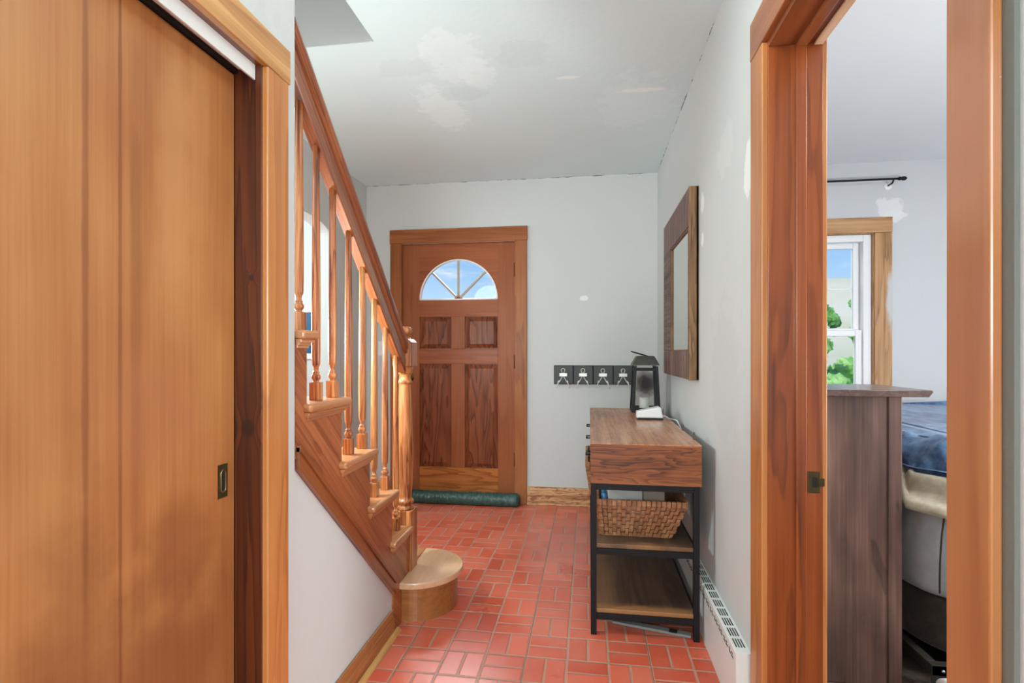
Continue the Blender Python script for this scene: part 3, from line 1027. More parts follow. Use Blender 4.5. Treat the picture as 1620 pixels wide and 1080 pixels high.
# draught stopper
ds = B()
x0, x1 = -1.43, -.525
def snake(u, v):
    a = 2 * PI * v
    x = x0 + (x1 - x0) * u
    e = min(u, 1 - u) * (x1 - x0)
    r = .054 * min(1, (e / .03 + .25)) ** .5
    if e <= 0:
        r = .02
    pin = 0
    for s in (.30, .52, .70, .86):
        pin += math.exp(-((u - s) / .006) ** 2) * .10
    r *= 1 - pin + .05 * mnoise.noise(Vector((u * 9, 0, 3)))
    r += .0070 * mnoise.noise(Vector((u * 60, math.cos(a) * 1.2, math.sin(a) * 1.2)))
    y = math.cos(a) * r * .95
    z = math.sin(a) * r
    z = max(z, -.044)
    return Vector((x, YB - .022 - .058 + y, .0450 + z))
V = ds.grid(140, 25, snake)
bmesh.ops.remove_doubles(ds.b, verts=ds.b.verts[:], dist=.0004)
bmesh.ops.holes_fill(ds.b, edges=[e for e in ds.b.edges if e.is_boundary], sides=40)
mt, t, b = new_mat('green_quilted_nylon')
tc = t.n('ShaderNodeTexCoord').outputs['Object']
nz = t.noise(t.vm('MULTIPLY', tc, (1, .25, .25)), 90, 3, .6)
t.put(b.inputs['Base Color'], t.mix(nz, lin((22, 46, 42)), lin((62, 98, 90))))
b.inputs['Roughness'].default_value = .36
t.put(b.inputs['Normal'], t.bump(nz, .5, .004))
M['nylon'] = mt
tag(ds.build('draft_stopper', M['nylon'], None, ((x0 + x1) / 2, YB - .08, 0)), 'dark green padded draft stopper lying along the bottom of the entry door', 'draft stopper')

# things on the entry wall left of the door
o = root('chime_box', (-1.655, YB, 1.55), 'white doorbell chime box on the wall behind the balusters', 'chime box')
B().box(-1.73, -1.605, YB - .04, YB, 1.43, 1.66, .006).build('cover', M['white_plastic'], o)
B().box(-1.722, -1.613, YB - .034, YB, 1.418, 1.43, .002).build('base', M['paper'], o)  # grey strip under the cover, the box's shadow put in as colour
o = root('light_switch', (-1.665, YB, 1.21), 'white light switch plate below the chime box', 'light switch')
B().box(-1.70, -1.625, YB - .006, YB, 1.158, 1.274, .003).build('plate', M['white_plastic'], o)
B().box(-1.668, -1.657, YB - .014, YB - .006, 1.206, 1.226, .002).build('toggle', M['white_plastic'], o)

# picture seen through the arch
px0, px1, pz0, pz1 = -2.40, -2.03, 1.130, 1.560
o = root('framed_picture', ((px0 + px1) / 2, YB, pz0), 'white framed plain dark blue picture seen through the arch', 'picture')
f_ = B()
for a_ in [(px0, px1, pz0, pz0 + .045), (px0, px1, pz1 - .045, pz1), (px0, px0 + .045, pz0 + .045, pz1 - .045), (px1 - .045, px1, pz0 + .045, pz1 - .045)]:
    f_.box(a_[0], a_[1], YB - .025, YB, a_[2], a_[3], .002)
f_.build('frame', M['white_plastic'], o)
B().box(px0 + .04, px1 - .04, YB - .012, YB - .004, pz0 + .04, pz1 - .04).build('print', M['print_blue'], o)

# hook rack
o = root('hook_rack', (.033, YB, .94), 'black four panel coat rack with white wire hooks on the back wall', 'coat rack')
rx0, rx1, rz0, rz1 = -.270, .332, .938, 1.084
B().box(rx0, rx1, YB - .010, YB, rz0, rz1, .001).build('backing', M['black'], o)
pw = (rx1 - rx0) / 4
for k in range(4):
    B().box(rx0 + pw * k + .003, rx0 + pw * (k + 1) - .003, YB - .022, YB - .010, rz0 + .003, rz1 - .003, .003).build('panel', M['navy_black'], o)
    hx, hz = rx0 + pw * k + pw * .48, 1.012
    hk = B()
    yh = YB - .027
    loop = [(hx, yh, hz), (hx - .006, yh, hz + .012)]
    for i in range(13):
        a = math.radians(220 - 260 * i / 12)
        loop.append((hx + .014 * math.cos(a), yh, hz + .034 + .014 * math.sin(a)))
    loop += [(hx + .006, yh, hz + .012), (hx, yh, hz)]
    hk.tube(loop, .0026, 6)
    hk.box(hx - .029, hx + .031, YB - .030, YB - .021, hz - .013, hz + .012, .002)
    for s in (-1, 1):
        pts = [(hx + s * .002, yh, hz - .008), (hx + s * .016, yh - .003, hz - .032), (hx + s * .034, yh - .006, hz - .062), (hx + s * .047, yh - .012, hz - .088), (hx + s * .050, yh - .026, hz - .098),
               (hx + s * .048, yh - .040, hz - .094), (hx + s * .044, yh - .046, hz - .080), (hx + s * .038, yh - .047, hz - .060)]
        hk.tube(pts, .0028, 6)
        hk.lathe([(.004, -.005), (.0055, 0), (.004, .005)], (hx + s * .036, yh - .048, hz - .054), 8)
        hk.box(hx + s * .032 - .004, hx + s * .032 + .004, yh - .002, YB - .021, hz - .060, hz - .045, .001)
    hk.build('hook', M['rack_metal'], o)

# ------------------------------------------------------------------ mirror on the right wall
my0, my1, mz0, mz1 = 2.575, 3.426, 1.053, 1.962
XM = XR - .045
gy0, gy1, gz0, gz1 = 2.612, 3.17, 1.190, 1.780
o = root('wall_mirror', (XR, (my0 + my1) / 2, mz0), 'square mirror in a wide weathered plank frame on the right wall', 'mirror')
def planks(y0, y1, z0, z1, n, along):
    for k in range(n):
        if along == 'Y':
            a, c_ = y0 + (y1 - y0) * k / n, y0 + (y1 - y0) * (k + 1) / n
            B().box(XM, XR - .012, a + .0008, c_ - .0008, z0, z1, .0012).build('plank', M['plank'], o)
        else:
            a, c_ = z0 + (z1 - z0) * k / n, z0 + (z1 - z0) * (k + 1) / n
            B().box(XM, XR - .012, y0, y1, a + .0008, c_ - .0008, .0012).build('plank', M['plank_y'], o)
M['plank_y'] = wood('weathered_mirror_side_planks', (60, 40, 36), (104, 76, 64), (138, 108, 92), 'Y', rough=.55, ring=8, across=20, along=2, streak=.5, contrast=.8)
planks(my0 + .016, my1, gz1, mz1, 9, 'Y')
planks(my0 + .016, my1, mz0, gz0, 9, 'Y')
planks(gy1, my1, gz0, gz1, 4, 'Z')
planks(my0 + .016, gy0, gz0, gz1, 4, 'Z')
e_ = B()
e_.box(XM - .001, XR - .001, my0, my0 + .016, mz0 - .002, mz1 + .002, .002)
e_.box(XR - .012, XR - .001, my0, my1, mz0, mz1, .001)
e_.build('edge_strip', M['plank_edge'], o)
lp = B()
for a_ in [(gy0, gy1, gz0, gz0 + .007), (gy0, gy1, gz1 - .007, gz1), (gy0, gy0 + .007, gz0, gz1), (gy1 - .007, gy1, gz0, gz1)]:
    lp.box(XM + .004, XR - .012, a_[0], a_[1], a_[2], a_[3])
lp.build('inner_lip', M['plank_edge'], o)
B().box(XR - .034, XR - .027, gy0 + .005, gy1 - .005, gz0 + .005, gz1 - .005).build('mirror_glass', M['mirror'], o)

# ------------------------------------------------------------------ baseboard heater
o = root('baseboard_heater', (XR, 2.4, 0), 'long white baseboard heater with slotted top along the right wall', 'heater')
HX0, HY0, HY1, HT = .464, 1.768, 3.95, .224
body = [(HX0, .0), (XR - .0, .0), (XR - .0, HT), (HX0 + .004, HT), (HX0, HT - .006)]
B().prism(body, 'Y', HY0 + .004, HY1).build('cover', M['white_enamel'], o)
B().box(HX0 - .001, XR, HY0, HY0 + .006, 0, HT + .001, .001).build('end_cap', M['white_enamel'], o)
sl = B()
n = 0
yy = HY0 + .035
while yy < HY1 - .1 and n < 30:
    for k in range(4):
        xx = HX0 + .0085 + k * .0083
        sl.box(xx, xx + .0042, yy, yy + .052, HT + .0002, HT + .0009)
    for k in range(2):
        sl.box(HX0 - .0008, HX0 - .0001, yy + .012 * 0 + k * .030, yy + .022 + k * .030, HT - .040, HT - .034)
        sl.box(HX0 - .0008, HX0 - .0001, yy + .008 + k * .030, yy + .024 + k * .030, HT - .030, HT - .025)
    yy += .070
    n += 1
g = sl.build('grille_slots', M['grille_dark'], o)
g['kind'] = 'stuff'

# ------------------------------------------------------------------ console table
CX0, CX1, CY0, CY1 = .005, .455, 2.235, 3.690
o = root('console_table', ((CX0 + CX1) / 2, (CY0 + CY1) / 2, 0), 'long wooden console table with black steel frame and two open shelves by the right wall', 'console table')
B().box(CX0, CX1, CY0, CY1, .798, .802, .001).build('top', M['console_top'], o)
cs = B()
cs.box(CX0 + .001, CX1 - .001, CY0 + .001, CY0 + .02, .634, .798)
cs.box(CX0 + .001, CX1 - .001, CY1 - .02, CY1 - .001, .634, .798)
cs.box(CX1 - .02, CX1 - .001, CY0 + .02, CY1 - .02, .634, .798)
cs.box(CX0 + .02, CX1 - .02, CY0 + .02, CY1 - .02, .634, .648)
cs.build('drawer_case', M['console'], o)
for k in range(3):
    a = CY0 + .024 + k * .470
    dr = B().box(CX0 + .001, CX0 + .018, a, a + .464, .650, .778, .002).build('drawer_front', M['console'], o)
    p = B()
    yc = a + .232
    p.lathe([(.004, -.045), (.004, .045)], (CX0 - .018, yc, .714), 10, 'Y')
    for s in (-1, 1):
        p.lathe([(.0035, -.018), (.0035, .002)], (CX0, yc + s * .038, .714), 8, 'X')
    p.build('drawer_pull', M['black'], dr)
fr = []
LT = .024
for (lx, ly) in [(CX0 + .002, CY0 + .002), (CX1 - .045 + .012, CY0 + .002), (CX0 + .002, CY1 - LT - .002), (CX1 - .033, CY1 - LT - .002)]:
    B().box(lx, lx + LT, ly, ly + LT, 0, .634, .0015).build('leg', M['black'], o)
for z0, z1 in [(.608, .634), (.338, .362), (.066, .090)]:
    r_ = B()
    xa, xb, ya, yb = CX0 + .002 + LT, CX1 - .033, CY0 + .002, CY1 - .002
    r_.box(xa, xb, ya, ya + LT, z0, z1, .001)
    r_.box(xa, xb, yb - LT, yb, z0, z1, .001)
    r_.box(CX0 + .002, CX0 + .002 + LT, ya + LT, yb - LT, z0, z1, .001)
    r_.box(xb, xb + LT, ya + LT, yb - LT, z0, z1, .001)
    r_.build('frame_rail', M['black'], o)
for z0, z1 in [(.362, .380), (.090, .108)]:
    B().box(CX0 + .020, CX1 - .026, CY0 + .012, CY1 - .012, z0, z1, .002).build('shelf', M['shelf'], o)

# woven baskets
mt, t, b = new_mat('woven_wood_splint')
tc = t.n('ShaderNodeTexCoord').outputs['Object']
wn = t.noise(tc, 38, 3, .6)
wf = t.noise(t.vm('MULTIPLY', tc, (1, 1, 6)), 60, 3, .6)
col = t.ramp(t.m('ADD', t.m('MULTIPLY', wn, .6), t.m('MULTIPLY', wf, .4)), [(.3, lin((92, 56, 34))), (.5, lin((156, 104, 68))), (.72, lin((200, 152, 112)))])
t.put(b.inputs['Base Color'], col)
b.inputs['Roughness'].default_value = .45
M['weave'] = mt


def basket(name, bx0, bx1, tx0, tx1, y0, y1, z0, z1, label, fl=.03):
    o = root(name, ((bx0 + bx1) / 2, (y0 + y1) / 2, z0), label, 'basket')
    rows = 8
    wv = B()

    def corner(k):      # fraction up -> rectangle
        return (bx0 + (tx0 - bx0) * k, bx1 + (tx1 - bx1) * k, y0 - fl * k + fl, y1 + fl * k - fl)
    def side(n, P0, P1, out):
        """woven wall: cells alternate over and under"""
        for r in range(rows):
            k0, k1 = r / rows, (r + 1) / rows
            for c in range(n):
                u0, u1 = c / n, (c + 1) / n
                up = (r + c) % 2
                off = .0075 if up else .002
                # over cells: vertical stake in front (narrow, tall); under cells: horizontal weaver
                m_u = .14 if up else .0
                m_k = .02 if up else .10
                ku0, ku1 = u0 + (u1 - u0) * m_u, u1 - (u1 - u0) * m_u
                kk0, kk1 = k0 + (k1 - k0) * m_k, k1 - (k1 - k0) * m_k
                q = []
                for (u, k) in ((ku0, kk0), (ku1, kk0), (ku1, kk1), (ku0, kk1)):
                    a, bb_ = P0(k), P1(k)
                    p = a + (bb_ - a) * u
                    p.z = z0 + .004 + (z1 - z0 - .03) * k
                    q.append(p)
                wv.hexa([p - out * .003 for p in q], [p + out * off for p in q])
    def V4(k):
        a, b2, c, d = corner(k)
        return [Vector((a, c, 0)), Vector((b2, c, 0)), Vector((b2, d, 0)), Vector((a, d, 0))]
    ny = max(6, round((y1 - y0) / .024))
    nx = max(6, round((tx1 - tx0) / .0205))
    side(nx, lambda k: V4(k)[0], lambda k: V4(k)[1], Vector((0, -1, 0)))
    side(ny, lambda k: V4(k)[1], lambda k: V4(k)[2], Vector((1, 0, 0)))
    side(nx, lambda k: V4(k)[2], lambda k: V4(k)[3], Vector((0, 1, 0)))
    side(ny, lambda k: V4(k)[3], lambda k: V4(k)[0], Vector((-1, 0, 0)))
    a, b2, c, d = corner(0)
    wv.box(a + .004, b2 - .004, c + .004, d - .004, z0, z0 + .006)
    wv.build('weave', M['weave'], o)
    rim = B()
    a, b2, c, d = corner(1)
    z_ = z1 - .026
    for (p, q_, ax_) in [((a, c), (b2, c), 0), ((b2, c), (b2, d), 1), ((a, d), (b2, d), 0), ((a, c), (a, d), 1)]:
        n = nx if ax_ == 0 else ny
        for i in range(n):
            u0, u1 = (i + .04) / n, (i + .96) / n
            xx0, yy0 = p[0] + (q_[0] - p[0]) * u0, p[1] + (q_[1] - p[1]) * u0
            xx1, yy1 = p[0] + (q_[0] - p[0]) * u1, p[1] + (q_[1] - p[1]) * u1
            bump = .0015 * (i % 2)
            if ax_ == 0:
                rim.box(xx0, xx1, yy0 - .010 - bump, yy0 + .006, z_, z1, .002, 1)
            else:
                rim.box(xx0 - .008, xx0 + .008 + bump, yy0, yy1, z_, z1, .002, 1)
    rim.build('rim', M['weave'], o)
    return o


basket('wicker_basket', .052, .352, .035, .408, 2.32, 2.80, .380, .548, 'woven splint basket filled with papers on the near end of the upper shelf')
basket('wicker_basket', .012, .34, -.014, .372, 2.96, 3.48, .380, .575, 'woven splint basket on the far end of the upper shelf, sticking out')
# contents of the near basket
tag(B().box(.085, .235, 2.40, 2.70, .390, .588, .004).build('paper_box', M['paper'], None, (.16, 2.55, .39)), 'pale grey paper box standing in the near basket, left one', 'box', 'papers in the near basket')
M['paper2'] = plain('warm_grey_card', (150, 134, 122), .7)
tag(B().box(.238, .330, 2.40, 2.70, .390, .590, .004).build('paper_box', M['paper2'], None, (.284, 2.55, .39)), 'brownish card box standing in the near basket beside the grey one', 'box', 'papers in the near basket')
bt = B()
bt.lathe([(.014, 0), (.014, .15), (.009, .160), (.009, .168)], (.066, 2.42, .390), 16)
oo = root('small_bottle', (.066, 2.42, .390), 'small bottle with bright blue cap at the left corner of the near basket', 'bottle')
bt.build('body', M['blue'], oo)
B().lathe([(.0115, .160), (.0115, .192), (.009, .195)], (.066, 2.42, .390), 16).build('cap', M['blue'], oo)

# lantern on the console
LX, LYc, LZ0 = .356, 3.50, .802
o = root('lantern', (LX, LYc, LZ0), 'grey black metal candle lantern with soot stained glass on the console', 'lantern')
hb, ht_, lh = .088, .075, .292
B().box(LX - hb, LX + hb, LYc - hb, LYc + hb, LZ0, LZ0 + .014, .002).build('base', M['black'], o)
for sx in (-1, 1):
    for sy in (-1, 1):
        b = B()
        w0 = .009
        x0, y0 = LX + sx * (hb - w0), LYc + sy * (hb - w0)
        x1, y1 = LX + sx * (ht_ - w0), LYc + sy * (ht_ - w0)
        def q4(x, y, z):
            return [(x - w0, y - w0, z), (x + w0, y - w0, z), (x + w0, y + w0, z), (x - w0, y + w0, z)]
        b.hexa(q4(x0, y0, LZ0 + .012), q4(x1, y1, LZ0 + lh))
        b.build('post', M['black'], o)
for zz, hh in ((LZ0 + .014, hb - .004), (LZ0 + lh - .028, ht_ - .003)):
    fr = B()
    t_ = .016
    fr.box(LX - hh, LX + hh, LYc - hh, LYc - hh + .006, zz, zz + t_)
    fr.box(LX - hh, LX + hh, LYc + hh - .006, LYc + hh, zz, zz + t_)
    fr.box(LX - hh, LX - hh + .006, LYc - hh, LYc + hh, zz, zz + t_)
    fr.box(LX + hh - .006, LX + hh, LYc - hh, LYc + hh, zz, zz + t_)
    fr.build('frame_band', M['black'], o)
gl = B()
def gq(s, off):
    return
for sy, mk in ((-1, 'soot_glass'), (1, 'glass')):
    g = B()
    yb_, yt_ = LYc + sy * (hb - .012), LYc + sy * (ht_ - .012)
    z0_, z1_ = LZ0 + .02, LZ0 + lh - .02
    xb_, xt_ = hb - .02, ht_ - .02
    g.hexa([(LX - xb_, yb_, z0_), (LX + xb_, yb_, z0_), (LX + xb_, yb_ + .002, z0_), (LX - xb_, yb_ + .002, z0_)],
           [(LX - xt_, yt_, z1_), (LX + xt_, yt_, z1_), (LX + xt_, yt_ + .002, z1_), (LX - xt_, yt_ + .002, z1_)])
    g.build('glass_pane', M[mk], o)
rf = B()
hr_, tr__ = .086, .054
rf.hexa([(LX - hr_, LYc - hr_, LZ0 + lh + .006), (LX + hr_, LYc - hr_, LZ0 + lh + .006), (LX + hr_, LYc + hr_, LZ0 + lh + .006), (LX - hr_, LYc + hr_, LZ0 + lh + .006)],
        [(LX - tr__, LYc - tr__, LZ0 + .358), (LX + tr__, LYc - tr__, LZ0 + .358), (LX + tr__, LYc + tr__, LZ0 + .358), (LX - tr__, LYc + tr__, LZ0 + .358)])
bmesh.ops.bevel(rf.b, geom=rf.b.edges[:], offset=.005, segments=2, profile=.5, affect='EDGES')
for sx in (-1, 1):
    for sy in (-1, 1):
        rf.box(LX + sx * .06 - .005, LX + sx * .06 + .005, LYc + sy * .06 - .005, LYc + sy * .06 + .005, LZ0 + lh - .004, LZ0 + lh + .008)
rf.build('roof', M['grey_trim'], o)
ring = []
for i in range(32):
    a = 2 * PI * i / 32
    ring.append((LX - .035 + .052 * math.cos(a), LYc - .01 + .052 * math.sin(a), LZ0 + .372 - .30 * .052 * math.cos(a) - .0))
B().tube(ring, .0035, 8, True).build('ring_handle', M['black'], o)
B().lathe([(.006, .355), (.006, .366)], (LX, LYc, LZ0), 10).build('finial', M['black'], o)
tag(B().lathe([(.030, 0), (.031, .004), (.031, .078), (.028, .081), (.012, .079)], (LX - .005, LYc - .015, LZ0 + .015), 24).build('pillar_candle', M['candle'], None, (LX - .005, LYc - .015, LZ0 + .015)),
    'short white pillar candle inside the lantern', 'candle')

# white wedge shaped device and cord
o = root('charging_dock', (.34, 3.09, .802), 'white wedge shaped plastic device with cord in front of the lantern', 'electronic device')
w_ = B()
w_.prism([(.268, .812), (.268, .848), (.392, .876), (.402, .868), (.413, .812)], 'Y', 3.055, 3.135, .008)
w_.build('body', M['white_plastic'], o)
B().box(.270, .412, 3.052, 3.138, .802, .812, .003).build('foot', M['hinge'], o)
c_ = cable('cord', [(.405, 3.11, .815), (.430, 3.12, .818), (.452, 3.10, .806), (.470, 3.04, .808), (.480, 2.98, .80), (.495, 2.95, .72), (.505, 2.93, .4)], .0028, M['white_plastic'], o)

# clips standing along the back edge of the console
for k, (yy, lb) in enumerate([(3.35, 'small dark clip at the back edge of the console beside the lantern'), (2.66, 'small dark clip at the back edge of the console in the middle of its length'),
                             (2.38, 'small dark clip at the back edge of the console near the near corner')]):
    b = B()
    b.box(.449, .4545, yy, yy + .018, .802, .824, .001)
    b.tube([(.452, yy + .004, .822), (.452, yy + .004, .834), (.452, yy + .014, .834), (.452, yy + .014, .822)], .0016, 6)
    tag(b.build('cable_clip', M['grey_trim'], None, (.452, yy, .802)), lb, 'clip', 'clips on the console edge')

# flat tray lying under the lowest shelf
o = root('vent_cover', (.25, 2.33, 0), 'pale flat metal cover lying on the floor under the console', 'metal cover')
v_ = B()
v_.hexa([(.10, 2.340, .002), (.415, 2.262, .002), (.422, 2.292, .002), (.107, 2.370, .002)], [(.10, 2.340, .012), (.415, 2.262, .012), (.422, 2.292, .012), (.107, 2.370, .012)])
v_.hexa([(.10, 2.355, .002), (.06, 2.372, .002), (.072, 2.388, .002), (.11, 2.372, .002)], [(.10, 2.355, .009), (.06, 2.372, .009), (.072, 2.388, .009), (.11, 2.372, .009)])
v_.build('sheet', M['cover_grey'], o)
B().hexa([(.330, 2.281, .0122), (.362, 2.273, .0122), (.369, 2.303, .0122), (.337, 2.311, .0122)], [(.330, 2.281, .0132), (.362, 2.273, .0132), (.369, 2.303, .0132), (.337, 2.311, .0132)]).build('opening', M['dark'], o)

# ------------------------------------------------------------------ bedroom doorway casing: trim_3
o = root('trim_3', (XR, 1.2, 0), 'reddish pine casing and jambs around the open bedroom doorway', 'door casing', kind='structure')
B().box(XR - .018, XR, RY1 + .008, RY1 + .118, 0, 2.074, .003).build('side_casing', M['casing'], o)
B().box(XR - .019, XR, RY0 - .10, RY1 + .120, 2.075, 2.190, .003).build('head_casing', M['casing_red'], o)
B().box(XR - .018, XR, RY0 - .087, RY0 - .004, 0, 2.074, .003).build('side_casing', M['casing_near'], o)
B().box(XR - .003, XRB + .003, RY1, RY1 + .02, 0, RZ + .02, .001).build('side_jamb', M['jamb'], o)
B().box(XR - .003, XRB + .003, RY0 - .02, RY0, 0, RZ + .02, .001).build('side_jamb', M['jamb'], o)
B().box(XR - .003, XRB + .003, RY0, RY1, RZ, RZ + .02, .001).build('head_jamb', M['jamb_y'], o)
B().box(.578, .606, RY1 - .012, RY1, 0, RZ, .002).build('door_stop', M['jamb'], o)
B().box(.578, .606, RY0, RY0 + .012, 0, RZ, .002).build('door_stop', M['jamb'], o)
B().box(.578, .606, RY0 + .012, RY1 - .012, RZ - .012, RZ, .002).build('head_stop', M['jamb_y'], o)
B().box(.628, .652, RY0 + .002, RY1 - .002, RZ - .006, RZ, .001).build('bare_strip', M['bare_y'], o)
B().box(XRB, XRB + .018, RY1 + .008, RY1 + .10, 0, 2.075, .003).build('side_casing', M['casing'], o)
B().box(XRB, XRB + .018, RY0 - .10, RY0 - .008, 0, 2.075, .003).build('side_casing', M['casing'], o)
B().box(XRB, XRB + .018, RY0 - .10, RY1 + .10, 2.076, 2.18, .003).build('head_casing', M['casing_y'], o)
sp = B()
sp.box(.612, .645, RY1 - .0018, RY1, .784, .845, .001)
sp.box(.640, .656, RY1 - .004, RY1 + .004, .804, .826, .001)
spo = sp.build('strike_plate', M['brass_dark'], o)
B().box(.624, .636, RY1 - .0024, RY1 - .0019, .800, .829).build('latch_hole', M['dark'], spo)
gs = B()
gs.box(XR - .006, XR + .0, RY0 - .108, RY0 - .088, 0, 2.2, .001)  # dark grey strip beside the casing, slightly proud of the wall
struct(gs.build('trim_4', M['grey_strip']), 'dark grey strip beside the near doorway casing', 'trim')

# ------------------------------------------------------------------ bedroom window: window_1
o = root('window_1', ((WX0 + WX1) / 2, YB, WZ0), 'white double hung window with pine casing in the bedroom', 'window', kind='structure')
B().box(WX1 + .004, WX1 + .117, YB - .018, YB, WZ0 - .1, 2.035, .003).build('side_casing', M['win_casing'], o)
B().box(WX0 - .117, WX0 - .004, YB - .018, YB, WZ0 - .1, 2.035, .003).build('side_casing', M['win_casing'], o)
B().box(WX0 - .119, WX1 + .119, YB - .019, YB, 2.036, 2.143, .003).build('head_casing', M['win_casing_x'], o)
B().box(WX0 - .15, WX1 + .15, YB - .05, YB + .01, WZ0 - .03, WZ0, .003).build('window_sill', M['win_casing_x'], o)
j = B()
j.box(WX1 - .002, WX1 + .006, YB - .002, YB + .03, WZ0, WZ1)
j.box(WX0 - .006, WX0 + .002, YB - .002, YB + .03, WZ0, WZ1)
j.box(WX0, WX1, YB - .002, YB + .03, WZ1 - .004, WZ1 + .004)
j.build('wood_reveal', M['win_casing'], o)
f_ = B()
for a_ in [(WX0, WX0 + .055, WZ0, WZ1 - .005), (WX1 - .055, WX1, WZ0, WZ1 - .005), (WX0 + .055, WX1 - .055, WZ1 - .055, WZ1 - .005), (WX0 + .055, WX1 - .055, WZ0, WZ0 + .05)]:
    f_.box(a_[0], a_[1], YB + .02, YB + .12, a_[2], a_[3], .004)
f_.build('window_frame', M['white'], o)
def sash(zl, zh, y, nm, gx):
    s = B()
    x0, x1 = WX0 + .055, WX1 - .055
    for a_ in [(x0, x0 + gx, zl, zh), (x1 - gx, x1, zl, zh), (x0 + gx, x1 - gx, zl, zl + .045), (x0 + gx, x1 - gx, zh - .045, zh)]:
        s.box(a_[0], a_[1], y, y + .032, a_[2], a_[3], .005)
    s_o = s.build('sash', M['white'], o)
    B().box(x0 + gx - .004, x1 - gx + .004, y + .014, y + .018, zl + .04, zh - .04).build('pane', M['glass'], s_o)
    return x0 + gx, x1 - gx, s_o
gx0, gx1, su = sash(1.315, 1.985, YB + .072, 'u', .045)
mu = B()
for xx in (gx0 + (gx1 - gx0) / 3, gx0 + 2 * (gx1 - gx0) / 3):
    mu.box(xx - .005, xx + .005, YB + .082, YB + .094, 1.36, 1.94, .001)
mu.box(gx0, gx1, YB + .082, YB + .094, 1.640, 1.650, .001)
mu.build('muntin', M['white'], su)
sash(WZ0 + .05, 1.345, YB + .036, 'l', .045)
# curtain rod
o = root('curtain_rod', (1.55, YB - .07, 2.39), 'thin black curtain rod above the bedroom window', 'curtain rod')
B().lathe([(.0075, -1.15), (.0075, .0)], (2.13, YB - .075, 2.393), 12, 'X').build('rod', M['black'], o)
B().lathe([(.009, 0), (.013, .006), (.013, .012), (.010, .018), (.015, .03), (.013, .045), (.004, .055)], (2.13, YB - .075, 2.393), 14, 'X').build('finial', M['black'], o)
B().lathe([(.009, 0), (.013, -.006), (.013, -.012), (.010, -.018), (.015, -.03), (.013, -.045), (.004, -.055)], (.98, YB - .075, 2.393), 14, 'X').build('finial', M['black'], o)
for xx in (2.10, 1.02):
    B().tube([(xx, YB - .075, 2.384), (xx, YB - .06, 2.368), (xx, YB - .004, 2.366)], .006, 8).build('bracket', M['black'], o)
    B().lathe([(.026, 0), (.026, -.004), (.020, -.008)], (xx, YB, 2.362), 20, 'Y').build('wall_plate', M['white_plastic'], o)

# ------------------------------------------------------------------ dresser
QX0, QX1, QY0, QY1, QZ = .675, 1.090, 2.035, 2.36, 1.050
o = root('dresser', ((QX0 + QX1) / 2, (QY0 + QY1) / 2, 0), 'tall dark brown wooden dresser just inside the bedroom doorway', 'dresser')
B().box(QX0 + .01, QX1 - .03, QY0 + .004, QY1 - .004, .002, QZ - .024).build('side_panel', M['dresser'], o)
for yy in (QY0, QY1 - .03):
    B().box(QX1 - .045, QX1, yy, yy + .03, 0, QZ - .024, .003).build('corner_stile', M['dresser'], o)
    B().box(QX0, QX0 + .03, yy, yy + .03, 0, QZ - .024, .003).build('corner_stile', M['dresser'], o)
tp = B()
tp.prism([(QX0, QZ - .004), (QX0, QZ), (1.175, QZ), (1.178, QZ - .006), (1.165, QZ - .024), (QX0, QZ - .024)], 'Y', QY0 - .02, QY1 + .02, .002)
tp.build('top', M['dresser_top'], o)
for k in range(4):
    z0 = .08 + k * .235
    d_ = B().box(QX1 - .028, QX1 + .004, QY0 + .034, QY1 - .034, z0, z0 + .222, .004).build('drawer', M['dresser'], o)
    B().lathe([(.006, 0), (.006, .012), (.013, .018), (.010, .024)], (QX1 + .004, (QY0 + QY1) / 2, z0 + .11), 14, 'X').build('knob', M['brass_dark'], d_)

# ------------------------------------------------------------------ bed
BX0, BX1, BY0, BY1 = 1.150, 2.75, 1.985, 3.98
def fabric(name, c1, c2, sc=40, rough=.85, bmp=.3, aniso=(1, 1, 1)):
    mt, t, b = new_mat(name)
    tc = t.vm('MULTIPLY', t.n('ShaderNodeTexCoord').outputs['Object'], aniso)
    nz = t.noise(tc, sc, 4, .65)
    nb = t.noise(tc, sc * .12, 3, .5)
    t.put(b.inputs['Base Color'], t.mix(t.sm(t.m('ADD', t.m('MULTIPLY', nz, .5), t.m('MULTIPLY', nb, .5)), .35, .65), lin(c1), lin(c2)))
    b.inputs['Roughness'].default_value = rough
    b.inputs['Sheen Weight'].default_value = .2
    t.put(b.inputs['Normal'], t.bump(nz, bmp, .004))
    return mt
M['comforter'] = fabric('blue_comforter', (26, 60, 104), (104, 142, 178), 20)
M['sheet'] = fabric('beige_sheet', (150, 142, 120), (196, 190, 170), 14, bmp=.1)
M['mattress'] = fabric('pale_grey_mattress_cover', (150, 156, 162), (182, 186, 190), 9, bmp=.1)
M['box'] = fabric('dark_box_spring_fabric', (44, 36, 30), (66, 56, 48), 220, bmp=.4, aniso=(1, 1, 1))
M['bedrail'] = plain('dark_bed_steel', (58, 54, 48), .5, .5)

